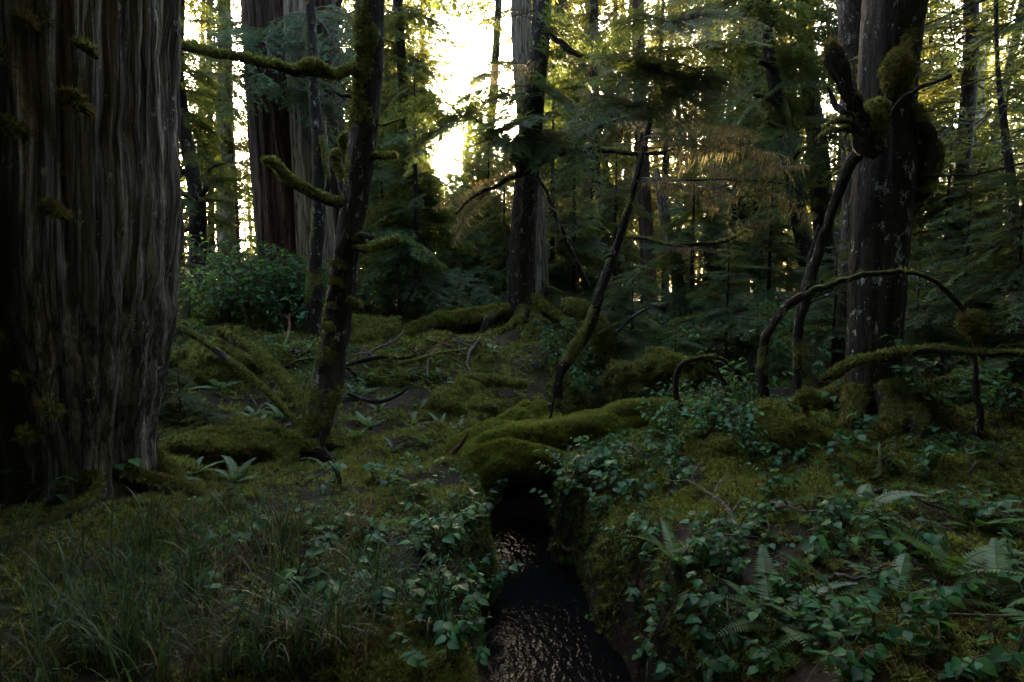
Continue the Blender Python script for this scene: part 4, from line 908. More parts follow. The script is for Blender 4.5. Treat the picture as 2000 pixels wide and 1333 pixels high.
# unseen trees added round and behind the viewer to darken the foreground
for k, (x, y, cr, cz, hs) in enumerate([(-6, 2.0, 1, 5, 1.0), (6.5, 1.0, 0, 5, 1.0), (-4, -4, 2, 5, 1.1), (2.5, -6, 0, 5, 1.1), (7, -3, 1, 4, 1.1),  (-1.5, -9, 1, 4, 1.2),  (-11, 0, 0, 3, 1.1), (-8, -8, 2, 3, 1.2), (7, -10, 2, 3, 1.2), (-2.6, -1.6, 0, 6.0, 1.0), (-3.9, .4, 1, 7, 1.1), (3.4, -1.4, 1, 6, 1.0), (5.4, 3.0, 2, 5.6, 1.0), (-5.6, 3.0, 0, 5.6, 1.0), (-1.6, -.2, 3, 6.5, .9), (2.2, -.4, 3, 6.5, .9), (0.3, -3.2, 3, 3.5, 1.0), (-1.2, -2.6, 0, 5.5, .9), (2.2, -4.0, 1, 3.0, 1.0), (-5.2, -1.8, 2, 3.0, 1.0), (5.6, -1.4, 0, 3.5, 1.0), (-2.2, -5.5, 1, 1.5, 1.0), (4.8, -5.0, 3, 1.2, 1.0), (0.4, -7.5, 0, 1.5, 1.0), (-6.5, -4.5, 3, 1.2, 1.0), (-10, 13, 1, 4, 1.1), (12, 4, 0, 3, 1.1)]):
    t = thing('conifer_tree', 'unseen conifer added outside the picture to shade the foreground', 'tree', (x, y, gz(x, y)), 'unseen conifers added outside the picture for shade')
    link('trunk', TRK[k % 3], t, sc=hs); link('crown', CROWN[cr], t, loc=(0, 0, cz), rot=(0, 0, k*1.7), sc=(1.35, 1.35, (20*hs-cz)/(18, 15, 20, 11)[cr]))

for x, y, cr, cz, lb in [(9.3, 7.2, 0, .6, 'dense dark conifer whose low boughs enter at the right edge of the picture'), (10.5, 10.5, 1, .4, 'dense dark conifer behind the leaning bluish trunk at far right'), (8.6, 12.5, 2, .8, 'dark conifer filling the gloom right of the spotted tree')]:
    t = thing('conifer_tree', lb, 'tree', (x, y, gz(x, y))); hs = 1.0
    link('trunk', TRK[cr], t); link('crown', CROWN[cr], t, loc=(0, 0, cz), rot=(0, 0, y), sc=(1.15, 1.15, 20/(18, 15, 20)[cr]))
wr_ = random.Random(4)  # dense ring of unseen conifers, added to keep out side and back light
for k in range(34):
    a = R(62 + 236*(k+.5)/34); rr = wr_.uniform(10.5, 17); x, y = math.sin(a)*rr, math.cos(a)*rr + 3
    t = thing('conifer_tree', 'unseen conifer added outside the picture to shade the foreground', 'tree', (x, y, gz(x, y)), 'unseen conifers added outside the picture for shade')
    hs = wr_.uniform(.8, 1.1); cr = wr_.randrange(3)
    link('trunk', TRK[k % 3], t, sc=hs); link('crown', CROWN[cr], t, loc=(0, 0, .3), rot=(0, 0, k*1.7), sc=(1.3, 1.3, 20*hs/(18, 15, 20)[cr]))

# ---------------------------------------------------------------- young hemlocks in the understory
SAP = {'a': 'feathery young hemlock'}
def sapling(px, py, Y, H, L, n, label, var=MID, lean=0.0, tilt=(-.15, .25), z0=.12, dead=False):
    p = U(px, py, Y); z = gz(p.x, Y)
    t = thing('young_hemlock', label, 'young tree', (p.x, Y, z))
    P = [Vector((p.x, Y, z-.1)), Vector((p.x+lean*H*.5, Y, z+H*.5)), Vector((p.x+lean*H, Y, z+H))]
    limb('trunk', P, [.012*H+.006, .008*H+.004, .003], BARK_HEM, t, n=20, seg=7, moss=0, seed=int(px))
    ring_boughs(t, P, z+H*z0, z+H*.98, n, L, L*.22, var, int(px+py), tilt)
    return t
sapling(815, 600, 13.0, 5.2, 2.1, 34, 'broad dark young hemlock filling the shade below the sun', tilt=(-.3, .1))
sapling(905, 600, 15.5, 3.4, 1.5, 24, 'young hemlock just left of the central tree, lit from behind')
sapling(750, 600, 15.0, 4.2, 1.6, 24, 'young hemlock behind the crooked mossy tree')
sapling(955, 600, 16.5, 4.7, 1.7, 38, 'young hemlock under the bright sky gap, just right of the low sun')
sapling(985, 600, 14.0, 3.6, 1.3, 28, 'young hemlock hard against the left of the central trunk')
sapling(862, 600, 18.0, 4.9, 1.9, 40, 'thin young hemlock in line with the low sun')
sapling(775, 600, 17.0, 6.2, 2.0, 34, 'tall young hemlock left of the low sun')
sapling(925, 600, 21.0, 5.6, 2.1, 44, 'hazy young hemlock beyond the low sun')
sapling(1235, 620, 9.6, 1.7, 1.25, 18, 'low feathery young hemlock right behind the leaning sapling base', NEAR)
sapling(1320, 640, 9.0, 1.3, 1.2, 18, 'feathery green young hemlock in front of the grey leaning snag', NEAR)
sapling(1420, 620, 9.5, 1.9, 1.3, 22, 'spreading young hemlock with level fans of foliage right of centre', NEAR)
sapling(1350, 600, 12.5, 3.4, 1.7, 28, 'tall dim young hemlock behind the snag')
sapling(1500, 600, 12, 3.0, 1.6, 26, 'young hemlock left of the crooked stubby trunk')
sapling(1630, 620, 8.2, 1.9, 1.2, 20, 'young hemlock between the spindly stem and the spotted tree', NEAR)
sapling(1078, 590, 14.5, 5.6, 1.4, 34, 'narrow tall young hemlock close behind the bleached snag')
sapling(1120, 590, 13.5, 4.4, 1.5, 30, 'young hemlock right of the central tree', MID)
sapling(1200, 590, 15, 4.2, 1.7, 26, 'taller young hemlock behind the leaning sapling', MID)
sapling(1790, 650, 7.4, 1.7, 1.1, 20, 'young hemlock with one sunlit spray right of the spotted tree', NEAR)
sapling(1880, 640, 8.0, 2.8, 1.5, 26, 'dark young hemlock in the gloom at the right', NEAR)
sapling(1980, 660, 6.8, 2.6, 1.6, 26, 'dark young hemlock at the right edge of the view', NEAR)
sapling(1840, 600, 12, 4.0, 1.8, 28, 'shaded hemlock behind the dark right side', MID)
sapling(1940, 600, 13, 5.0, 2.0, 30, 'big shaded hemlock behind the right edge', MID)
sapling(340, 600, 12.5, 2.6, 1.3, 20, 'young hemlock behind the edge of the huge cedar', MID)
sapling(470, 600, 17, 4.6, 1.6, 22, 'young hemlock in the bright left gap', MID)
sapling(690, 600, 12, 1.2, .8, 12, 'small young hemlock between crooked tree and knoll', NEAR)
sapling(350, 760, 6.6, .55, .7, 12, 'tiny hemlock seedling in moss beside the huge cedar', NEAR)
sapling(400, 820, 6.0, .45, .6, 12, 'tiny hemlock seedling on the mossy slope', NEAR)
sapling(1060, 620, 12.5, 1.2, .9, 12, 'small hemlock at the right foot of the central tree', NEAR)

# ---------------------------------------------------------------- surface roots of the big trees
def roots(t, cx, cy, r0, specs, thick, fz, tf=None):
    for k, (az, L) in enumerate(specs):
        a = R(az); P = []; rd = []
        for i in range(6):
            q = i/5; d = r0*.75 + L*q; aa = a + .35*math.sin(q*3+k); x = cx+math.cos(aa)*d; y = cy+math.sin(aa)*d
            P.append(Vector((x, y, gz(x, y) + (1-q)**2*thick*2.2 + thick*.25*(1-q) - .03*q))); rd.append(thick*(1-.75*q))
        limb('root', P, rd, BARK_HEM, t, n=30, seg=14, knob=.3, kf=5, moss=.5, fuzz=fz, fs=(.5, 1.1), tufts=tf, seed=k+31)
b = rt.location; roots(rt, b.x, b.y, .26, [(200, .7), (235, .9), (275, .8), (320, .9), (165, .6)], .10, 2600, T_BROWN)
b = big.location; roots(big, b.x, b.y, .62, [(-25, .9), (-60, .7), (10, .8)], .075, 2400, T_BROWN)
b = ct.location; roots(ct, b.x, b.y, .3, [(200, 1.2), (245, 1.0), (290, 1.1), (335, 1.4), (170, 1.5)], .13, 1500)
b = alder.location; roots(alder, b.x, b.y, .15, [(-30, .6), (-100, .5), (190, .7), (40, .6)], .07, 2600)
b = cedar2.location; roots(cedar2, b.x, b.y, .8, [(250, 1.4), (290, 1.6), (325, 1.8)], .22, 900)

# ---------------------------------------------------------------- logs, stumps, mounds, sticks
solo('mossy_log', 'thick bright green mossy log bridging the dark stream', 'log',
     [U(*p) for p in [(895, 895, 5.55), (950, 868, 5.75), (1030, 862, 5.95), (1110, 846, 6.1), (1200, 828, 6.25), (1290, 812, 6.4), (1400, 800, 6.6)]], [.14, .17, .19, .17, .16, .15, .12], BARK_HEM, n=90, seg=40, knob=.38, kf=2.6, moss=1.3, fuzz=6500, fs=(.55, 1.1), tufts=T_GREEN, thr=.2, seed=2)
solo('mossy_log', 'bulging moss-covered root end at the near side of the stream bridge', 'log',
     [U(*p) for p in [(935, 975, 5.35), (930, 925, 5.4), (960, 900, 5.45), (1040, 905, 5.5), (1110, 905, 5.6)]], [.10, .15, .17, .15, .06], BARK_HEM, n=40, seg=30, knob=.42, kf=2.5, moss=1.3, fuzz=6500, fs=(.5, 1.0), tufts=T_GREEN, thr=.2, seed=22)
def mound(px, py, Y, rx, rz, label, tufts, dens, seed, name='moss_mound', ry=None, fs=(.6, 1.2)):
    c = U(px, py, Y); ry = ry or rx
    u = np.linspace(0, math.pi*.62, 18)[:, None]; v = np.linspace(0, 2*math.pi, 36, endpoint=False)[None, :]
    d = np.stack([np.sin(u)*np.cos(v), np.sin(u)*np.sin(v), np.cos(u)+0*v], -1)
    k = 1 + .34*fbm(d[..., 0]*2.1+seed, d[..., 1]*2.1, d[..., 2]*2.1, 4)
    V = (d*k[..., None]*np.array((rx, ry, rz))).reshape(-1, 3)
    i = np.arange(17)[:, None]*36; j = np.arange(36)[None, :]
    Q = np.stack([i+j, i+36+j, i+36+(j+1) % 36, i+(j+1) % 36], -1).reshape(-1, 4)
    A = dict(bc=V.copy(), moss=np.clip(.9+.3*fbm(V[:, 0]*4, V[:, 1]*4, V[:, 2]*4, 2), 0, 1))
    t = thing(name, label, 'mound', c - Vector((0, 0, rz)))
    me = mesh('mound', V, None, Q, [BARK_HEM], None, True, A)
    link('earth', me, t, loc=(0, 0, rz*.55)); scatter('moss', mosscopy(me), tufts, dens, fs[0], fs[1], t, seed, loc=(0, 0, rz*.55))
    return t
mound(1020, 830, 6.9, .42, .36, 'bright green moss cushion behind the stream bridge', T_GREEN, 4500, 3)
mound(905, 800, 7.2, .48, .40, 'rounded mossy hummock with ferns left of the bright cushion', T_MOSS, 3000, 4)
mound(1300, 705, 7.8, .30, .22, 'small round moss knob among shrub leaves right of the leaning sapling', T_MOSS, 2600, 5)
mound(1235, 725, 7.8, .32, .22, 'dark mossy root lump above the hollow', T_BROWN, 2400, 6)
mound(1500, 870, 4.9, .55, .42, 'large furry moss mound at the foot of the spotted tree', T_MOSS, 3800, 7, fs=(.8, 1.5))
mound(730, 660, 9.6, .65, .55, 'mossy root flank beside the crooked tree', T_MOSS, 1500, 8)
mound(590, 640, 10.5, .9, .6, 'moss-covered root mound under the fluted cedar', T_MOSS, 1300, 9)
mound(440, 700, 8.4, .95, .40, 'long low mossy swell behind the fallen pole at the left', T_MOSS, 1500, 10, ry=.6)
mound(460, 860, 5.9, .62, .26, 'mossy shelf overhanging dark ground right of the huge cedar', T_MOSS, 3000, 11, ry=.35)
mound(930, 720, 8.6, .40, .36, 'steep mossy shoulder on the bank below the knoll', T_MOSS, 2200, 12)
mound(1060, 660, 10.4, .5, .4, 'moss cone at the right foot of the central tree', T_MOSS, 1500, 13)
mound(770, 720, 8.6, .55, .30, 'low mossy swell on the bank with pale roots', T_MOSS, 2000, 14)
mound(1360, 1000, 4.2, .35, .18, 'bright yellow-green moss pad beside the salal leaves', T_GREEN, 4200, 15, fs=(.6, 1.1))
mound(1760, 940, 5.0, .5, .3, 'mossy root foot right of the spotted tree', T_BROWN, 2600, 16)
mound(820, 610, 14, .22, .55, 'small dark upright stump on the knoll left of the central tree', T_BROWN, 1200, 17, name='old_stump')
LG = [
 ('mossy_log', 'moss-cushioned log lying across the knoll left of the central tree', [(795, 652, 10.6), (850, 640, 10.7), (920, 628, 10.8), (985, 612, 10.9)], [.12, .20, .19, .16], dict(moss=1.2, fuzz=2600, knob=.25, seg=24, n=50)),
 ('mossy_log', 'broken mossy log end curving up beside the leaning sapling', [(1102, 598, 9.4), (1130, 606, 9.3), (1158, 632, 9.2), (1175, 665, 9.2), (1186, 705, 9.2)], [.10, .13, .15, .15, .16], dict(moss=.55, fuzz=2400, knob=.2, seg=24, n=50)),
 ('fallen_pole', 'long thin mossy pole slanting down from the huge cedar to the crooked tree', [(325, 628, 6.9), (390, 662, 6.7), (450, 706, 6.5), (520, 765, 6.3), (588, 836, 6.1)], [.035, .035, .036, .034, .03], dict(moss=.75, fuzz=3000, fs=(.3, .7), n=80)),
 ('fallen_pole', 'second thicker mossy pole behind the first, ending at the crooked tree', [(430, 650, 8.0), (500, 690, 7.6), (550, 740, 7.2), (604, 802, 6.7)], [.06, .06, .06, .05], dict(moss=.9, fuzz=2400, n=60)),
 ('mossy_root', 'forked pale root creeping along the bank right of the crooked tree', [(668, 716, 8.0), (700, 706, 8.1), (745, 697, 8.2), (790, 700, 8.3), (830, 690, 8.4)], [.03, .035, .03, .025, .015], dict(moss=.1, fuzz=600, n=40)),
 ('mossy_stick', 'thin green mossy stick bridging across the bank below the knoll', [(780, 712, 7.9), (815, 702, 7.9), (850, 692, 8.0), (900, 684, 8.0), (915, 683, 8.1)], [.028, .022, .018, .012, .008], dict(moss=.8, fuzz=2000, n=40, fs=(.3, .6))),
 ('mossy_root', 'knobbly mossy root jutting level from the bank in the centre', [(898, 740, 7.7), (940, 742, 7.6), (985, 746, 7.5), (1024, 752, 7.4)], [.035, .045, .05, .035], dict(moss=.8, fuzz=2600, n=36)),
 ('bare_stick', 'thin dark stick standing in the hollow before the leaning sapling', [(1072, 832, 6.6), (1080, 790, 6.6), (1086, 740, 6.6), (1090, 685, 6.6)], [.016, .014, .012, .008], dict(moss=-6, n=24)),
 ('dead_branch', 'sharp red-brown broken root standing up left of the stream bridge', [(872, 902, 5.3), (884, 888, 5.3), (902, 868, 5.3), (916, 844, 5.3)], [.02, .028, .02, .004], dict(moss=-.3, n=24, knob=.5, mat=DEADWOOD)),
 ('dead_branch', 'dark forked dead branch lying by the foot of the crooked tree', [(664, 972, 4.7), (662, 935, 4.7), (650, 905, 4.75), (632, 872, 4.8)], [.012, .016, .014, .006], dict(moss=-6, n=24)),
 ('bare_stick', 'pale peeled stick crossing the forked dead branch', [(590, 952, 4.6), (620, 930, 4.6), (655, 912, 4.7)], [.006, .009, .008], dict(moss=-6, n=20, mat=SNAG)),
 ('red_stick', 'upright reddish rotten stick with a ball of moss in front of the moss mound', [(1574, 794, 4.6), (1572, 815, 4.55), (1562, 832, 4.5)], [.028, .024, .02], dict(moss=-.5, n=16, mat=DEADWOOD)),
 ('red_stick', 'lower reddish rotten stick bending down into the leaves', [(1543, 862, 4.45), (1534, 890, 4.4), (1526, 930, 4.3), (1520, 990, 4.2)], [.014, .02, .022, .016], dict(moss=-.6, n=24, mat=DEADWOOD)),
 ('bare_stick', 'grey crooked stick in the tangle right of the leaning sapling', [(1200, 655, 9), (1235, 620, 9), (1270, 600, 9)], [.03, .026, .015], dict(moss=-6, n=20)),
 ('bare_stick', 'thin dark stick lying over the pebbly water edge on the left bank', [(680, 770, 7.2), (745, 784, 7.1), (790, 764, 7.1), (800, 755, 7.1)], [.02, .022, .014, .008], dict(moss=-6, n=20)),
 ('fallen_log', 'blue-grey log end in the far undergrowth right of centre', [(1225, 612, 11.5), (1260, 604, 11.3), (1300, 602, 11.2)], [.10, .11, .10], dict(moss=-.6, n=24, seg=16)),
]
for k, (nm, lb, pts, rd, kw) in enumerate(LG):
    kw = dict(kw); m_ = kw.pop('mat', BARK_HEM)
    kw.setdefault('knob', .2); kw.setdefault('kf', 5); kw.setdefault('n', 40); kw.setdefault('seg', 12)
    solo(nm, lb, nm.split('_')[-1], [U(*p) for p in pts], rd, m_, seed=k+60, **kw)
st = [o for o in C.objects if o.get('label', '').startswith('upright reddish')][0]
limb('moss_clump', [U(1566, 815, 4.5), U(1560, 832, 4.48), U(1548, 858, 4.45)], [.02, .075, .02], BARK_HEM, st, n=12, seg=10, knob=.3, kf=8, fuzz=5000, fs=(.5, .9), moss=1, seed=5)
limb('moss_clump', [U(1552, 785, 4.6), U(1575, 782, 4.6), U(1600, 796, 4.6)], [.02, .07, .02], BARK_HEM, st, n=12, seg=10, knob=.3, kf=8, fuzz=5000, fs=(.5, .9), moss=1, seed=6)

sk = random.Random(12)
for k in range(44):
    px, py = sk.choice([(sk.uniform(330, 700), sk.uniform(660, 950)), (sk.uniform(650, 1080), sk.uniform(640, 870)), (sk.uniform(1150, 1980), sk.uniform(640, 1150)), (sk.uniform(1150, 1500), sk.uniform(600, 700))])
    p = G(px, py); L = sk.uniform(.3, .9)*(.6+.09*p.y); a = sk.uniform(0, 6.28); up = sk.choice([.02, .05, .3])*L; r0 = .004+.0011*p.y
    t = thing('fallen_stick', 'thin bare forked stick lying on the forest floor', 'stick', p, 'thin bare sticks on the forest floor')
    pts = []
    for i in range(5):
        q = i/4; x = p.x+math.cos(a+.5*q)*L*q; y = p.y+math.sin(a+.5*q)*L*q; pts.append(Vector((x, y, gz(x, y)+.04+up*q+sk.uniform(-.02, .03))))
    wd_ = sk.choice([TWIG, TWIG, SNAG, DEADWOOD, BARK_HEM])
    limb('wood', pts, [r0*2, r0*1.8, r0*1.5, r0, r0*.4], wd_, t, n=16, seg=6, moss=.1, wob=.02, seed=k)
    for j in (1, 2, 3):
        b = a + sk.choice([-1, 1])*sk.uniform(.5, 1.0); l = L*sk.uniform(.2, .4)
        e = pts[j] + Vector((math.cos(b)*l, math.sin(b)*l, l*sk.uniform(.1, .5)))
        limb('fork', [pts[j], (pts[j]+e)/2+Vector((0, 0, .02)), e], [r0, r0*.7, r0*.25], wd_, t, n=8, seg=5, moss=-.2, seed=k+j)

# ---------------------------------------------------------------- leafy shrubs
def leaf_pts(L, wd, fold=.18, curl=.25, k=5, serr=0.0):
    """pointed oval leaf along +X: midrib + two edges"""
    t = np.linspace(0, 1, k+1); w = wd*np.sin(math.pi*np.clip(t, 0, 1)**.8)*(1-.25*t)
    mid = np.column_stack([t*L, 0*t, -curl*L*t*t]); e = fold*w
    a = mid + np.column_stack([0*t, w, e]); b = mid + np.column_stack([0*t, -w, e])
    V = np.vstack([mid, a[1:-1], b[1:-1]]); T = []
    m = k+1; A = lambda i: m+i-1; B = lambda i: m+(k-1)+i-1
    T += [(0, 1, A(1)), (0, B(1), 1)]
    for i in range(1, k-1): T += [(i, i+1, A(i+1)), (i, A(i+1), A(i)), (i, B(i+1), i+1), (i, B(i), B(i+1))]
    T += [(k-1, k, A(k-1)), (k-1, B(k-1), k)]
    return V, np.array(T)
LEAF = []
for i in range(4):
    V, T = leaf_pts(1.0, (.36, .42, .46, .33)[i], .12+.06*i, .08+.12*i, 6)
    LEAF.append(mesh('leaf', V, T, None, [SALAL], None, True, {'tone': np.zeros(len(V))}))
def frame(x, up=(0, 0, 1)):
    x = Vector(x).normalized(); y = Vector(up).cross(x)
    if y.length < 1e-3: y = Vector((0, 1, 0))
    y.normalize(); return Matrix((x, y, x.cross(y))).transposed()
pr = random.Random(91)
def salal(loc, label, group, nst=2, H=.35, lf=.075, nl=6, mats=None):
    """leafy shrub whose leaves are parts"""
    t = thing('salal_shrub', label, 'shrub', loc, group)
    g = Geo()
    for s in range(nst):
        a = pr.uniform(0, 6.283); sp = H*pr.uniform(.5, 1.0); h = H*pr.uniform(.7, 1.1)
        pts = [(0, 0, -.05), (math.cos(a)*sp*.25, math.sin(a)*sp*.25, h*.55), (math.cos(a)*sp*.65, math.sin(a)*sp*.65, h*.95), (math.cos(a)*sp, math.sin(a)*sp, h)]
        V, Q, T, A = tube(pts, [.004, .003, .0025, .0015], 10, 5, moss=-9); g.add(V, T, Q, 0)
        D = catmull(np.array(pts), 20)
        for i in range(nl):
            q = int(6+13*(i+.5)/nl); p = D[q]; b = a + (1 if i % 2 else -1)*pr.uniform(.5, 1.2)
            d = (math.cos(b), math.sin(b), pr.uniform(-.35, .15)); L = lf*pr.uniform(.5, 1.35)
            m = Matrix.Translation(p) @ (frame(d) @ Matrix.Rotation(pr.uniform(-.45, .45), 3, 'X')).to_4x4() @ Matrix.Scale(L, 4)
            o = link('leaf', pr.choice(LEAF), t); o.matrix_local = m
    link('stem', g.mesh('stem', [STEM]), t)
    return t
def shrub_mesh(nst, H, lf, per, seed, name='foliage', spread=1.0):
    r = random.Random(seed); g = Geo(); Vl, Tl = leaf_pts(1.0, .32, .18, .25, 3)
    for s in range(nst):
        a = r.uniform(0, 6.283); sp = H*r.uniform(.2, 1.0)*spread; h = H*r.uniform(.5, 1.1)
        pts = np.array([(0, 0, -.06), (math.cos(a)*sp*.3, math.sin(a)*sp*.3, h*.55), (math.cos(a)*sp*.7, math.sin(a)*sp*.7, h*.95), (math.cos(a)*sp, math.sin(a)*sp, h)])
        V, Q, T, A = tube(pts, [.005, .004, .003, .0015], 7, 3, moss=-9); g.add(V, T, Q, 0, tone=np.zeros(len(V)))
        D = catmull(pts, 20)
        for i in range(per):
            p = D[int(5+14*(i+.5)/per)]; b = a + (1 if i % 2 else -1)*r.uniform(.3, 1.4)
            M = frame((math.cos(b), math.sin(b), r.uniform(-.5, .3))) @ Matrix.Rotation(r.uniform(-.6, .6), 3, 'X')
            g.add(Vl @ np.array(M).T*lf*r.uniform(.6, 1.2) + p, Tl, m=1, tone=np.full(len(Vl), r.gauss(0, .18)))
    return g.mesh(name, [STEM, SALAL])
SHR = [shrub_mesh(13, .55, .085, 7, 5), shrub_mesh(10, .42, .075, 7, 6), shrub_mesh(16, .75, .08, 8, 7), shrub_mesh(9, .34, .065, 6, 8, spread=1.5)]
def shrub(p, v, s, label, group, zoff=0.0):
    o = link('leafy_shrub', SHR[v], loc=(p.x, p.y, p.z+zoff), rot=(pr.uniform(-.15, .15), pr.uniform(-.15, .15), pr.uniform(0, 6.28)), sc=s)
    return tag(o, label, 'shrub', group)
def patch(x0, x1, y0, y1, n, label, group, vs=(0, 1, 2, 3), s=(.8, 1.3), zoff=0.0):
    for i in range(n):
        p = G(pr.uniform(x0, x1), pr.uniform(y0, y1))
        shrub(p, pr.choice(vs), pr.uniform(*s), label, group, zoff)
patch(370, 640, 590, 650, 30, 'teal leafy bush on the left mound below the fluted cedar', 'leafy bushes on the left mound', (0, 2), (1.0, 1.7))
for i in range(16):
    p = U(pr.uniform(390, 620), 600, pr.uniform(9.6, 11.0)); p.z = gz(p.x, p.y)
    shrub(p, 2, pr.uniform(1.1, 1.7), 'tall teal leafy bush standing before the fluted cedar', 'tall leafy bushes before the fluted cedar')
patch(1190, 1660, 655, 760, 60, 'leafy bush in the thicket right of the leaning sapling', 'leafy bushes in the thicket right of centre', (0, 1, 3), (.8, 1.3))
patch(1040, 1230, 665, 790, 26, 'leafy bush hanging over the dark hollow', 'leafy bushes over the dark hollow', (0, 1, 3), (.7, 1.1))
patch(1285, 1480, 790, 905, 34, 'leafy bush right of the mossy stream bridge', 'leafy bushes right of the stream bridge', (1, 3), (.7, 1.0))
patch(1780, 2000, 700, 860, 16, 'dim leafy bush in the gloom at the right', 'dim leafy bushes at the right', (0, 1), (.8, 1.2))
patch(700, 1000, 595, 625, 22, 'far leafy bush on the level ground behind the knoll', 'far leafy bushes behind the knoll', (0, 2), (.8, 1.3))
patch(1080, 1650, 590, 650, 26, 'far leafy bush under the young hemlocks', 'far leafy bushes under the young hemlocks', (0, 2), (.8, 1.3))
patch(500, 720, 690, 800, 8, 'small leafy bush on the mossy slope at the left', 'small leafy bushes on the left slope', (3,), (.6, .9))
# near plants: every leaf a part
zones = [(1040, 1330, 925, 1020, 34, 'salal plant leaning over the water from the right bank', 'salal plants leaning over the water', .28, .060, 9),
         (1215, 1420, 1030, 1340, 28, 'salal plant low on the right bank beside the dark water', 'salal plants low on the right bank', .18, .056, 8),
         (1420, 1660, 900, 1140, 26, 'salal plant below the furry moss mound', 'salal plants below the furry mound', .17, .052, 7),
         (1640, 2000, 860, 1340, 46, 'broad-leaved plant on the shaded slope at the lower right', 'broad-leaved plants at the lower right', .15, .058, 7),
         (1400, 1660, 1150, 1340, 20, 'round-leaved plant at the bottom right of centre', 'round-leaved plants at the bottom', .13, .052, 7),
         (600, 985, 930, 1080, 30, 'glossy green plant on the left bank above the grass', 'glossy plants on the left bank', .20, .056, 8),
         (830, 975, 1060, 1330, 20, 'glossy green plant hanging over the left edge of the water', 'glossy plants over the left water edge', .24, .056, 8),
         (20, 220, 900, 1010, 6, 'big-leaved plant in front of the huge left cedar', 'big-leaved plants before the huge cedar', .32, .10, 7),
         (370, 860, 1080, 1260, 12, 'leafy plant poking out of the long grass', 'leafy plants in the long grass', .22, .07, 7),
         (1580, 1700, 790, 900, 8, 'leafy plant against the foot of the spotted tree', 'leafy plants against the spotted tree', .25, .07, 6)]
for x0, x1, y0, y1, n, lab, grp, H, lf, nl in zones:
    for i in range(n):
        p = G(pr.uniform(x0, x1), pr.uniform(y0, y1))
        if p.z < -.5: p.z = -.5
        salal(p, lab, grp, pr.choice([2, 3, 3]), H, lf, nl)

# ---------------------------------------------------------------- ferns
def frond_mesh(seed, L=1.0, pairs=24, arch_=.5, wd=.13):
    r = random.Random(seed); g = Geo(); n = pairs
    t = np.linspace(0, 1, 10); mid = np.column_stack([t*L*.95, 0*t, arch_*L*(t - 1.25*t*t)])
    V, Q, T, A = tube(mid, np.linspace(.007, .002, 10), 10, 3, moss=-9); g.add(V, T, Q, 0, tone=np.zeros(len(V)))
    for i in range(n):
        q = .08+.9*i/n; c = np.array([np.interp(q, t, mid[:, k]) for k in range(3)]); w = wd*L*math.sin(math.pi*(.12+.86*q)**1.0)*(1.1-.4*q)+.01
        for s in (-1, 1):
            dr = np.array((.28, s, -.18+r.uniform(-.1, .1))); dr /= np.linalg.norm(dr); fx = np.array((1., 0, 0))*L/n*.42
            tip = c+dr*w+fx*.4; m = c+dr*w*.55
            V = [c-fx, c+fx, m+fx*.9, m-fx*.8, tip]; g.add(V, [(0, 1, 2), (0, 2, 3), (3, 2, 4)], m=1, tone=np.full(5, r.gauss(0, .12)))
    return g.mesh('frond', [STEM, FERN], False)
FR = [frond_mesh(i, arch_=.35+.15*i) for i in range(3)]
def fern(loc, label, group, n=7, L=.38, az=None):
    t = thing('fern', label, 'fern', loc, group)
    for i in range(n):
        a = (i+pr.uniform(-.3, .3))/n*6.283 if az is None else pr.uniform(*az)
        o = link('frond', pr.choice(FR), t)
        o.matrix_local = Matrix.Rotation(a, 4, 'Z') @ Matrix.Rotation(-pr.uniform(.1, .7), 4, 'Y') @ Matrix.Rotation(pr.uniform(-.3, .3), 4, 'X') @ Matrix.Scale(L*pr.uniform(.7, 1.15), 4)
    return t
for px, py, n, L, lb in [(1510, 1230, 9, .42, 'large fern with narrow fronds at the lower right of centre'), (1320, 1110, 8, .34, 'fern on the right bank above the dark water'), (1750, 1175, 6, .34, 'fern with long arching fronds at the lower right'),
                         (1680, 1010, 6, .36, 'fern curling over moss right of the red stick'), (1620, 1260, 5, .30, 'small fern near the bottom among round leaves'), (1400, 1100, 5, .26, 'little fern beside the bare earth track'),
                         (890, 1040, 6, .24, 'small fern above the water on the left bank'), (640, 920, 6, .26, 'pale fern beside the forked dead branch'), (460, 945, 6, .34, 'feathery fern below the huge cedar'),
                         (320, 960, 6, .34, 'feathery fern touching the huge cedar'), (800, 905, 6, .24, 'dark fern tuft on the bank above the glossy plants'), (770, 885, 6, .24, 'second dark fern tuft a little higher on the left bank'),
                         (905, 770, 8, .40, 'bright fern crowning the rounded hummock'), (820, 800, 8, .42, 'fern hanging down the shaded bank'), (780, 740, 7, .34, 'fern under the pale creeping root'), (860, 740, 7, .34, 'fern under the green mossy stick'),
                         (960, 690, 6, .3, 'fern on the edge of the knoll'), (700, 780, 7, .36, 'fern right behind the crooked tree'), (720, 840, 8, .34, 'fern patch on the shelf right of the crooked tree'), (550, 820, 7, .34, 'fern at the left foot of the crooked tree'),
                         (500, 850, 7, .34, 'fern on the mossy shelf at the left'), (430, 760, 7, .36, 'fern below the fallen pole'), (560, 690, 6, .36, 'fern on the slope under the leafy bushes'), (380, 930, 7, .34, 'fern in the dark below the mossy shelf'),
                         (1900, 1040, 7, .36, 'dim fern near the right edge'), (1960, 1200, 6, .4, 'dim fern at the far lower right'), (1850, 1130, 6, .4, 'dim fern with drooping fronds at the lower right')]:
    fern(G(px, py), lb, None, n, L)
for i in range(34):
    px, py = pr.choice([(pr.uniform(330, 700), pr.uniform(700, 900)), (pr.uniform(680, 1000), pr.uniform(680, 880)), (pr.uniform(1500, 1990), pr.uniform(900, 1200))])
    fern(G(px, py), 'little fern tuft growing out of the moss', 'little fern tufts in the moss', 5, pr.uniform(.16, .28))

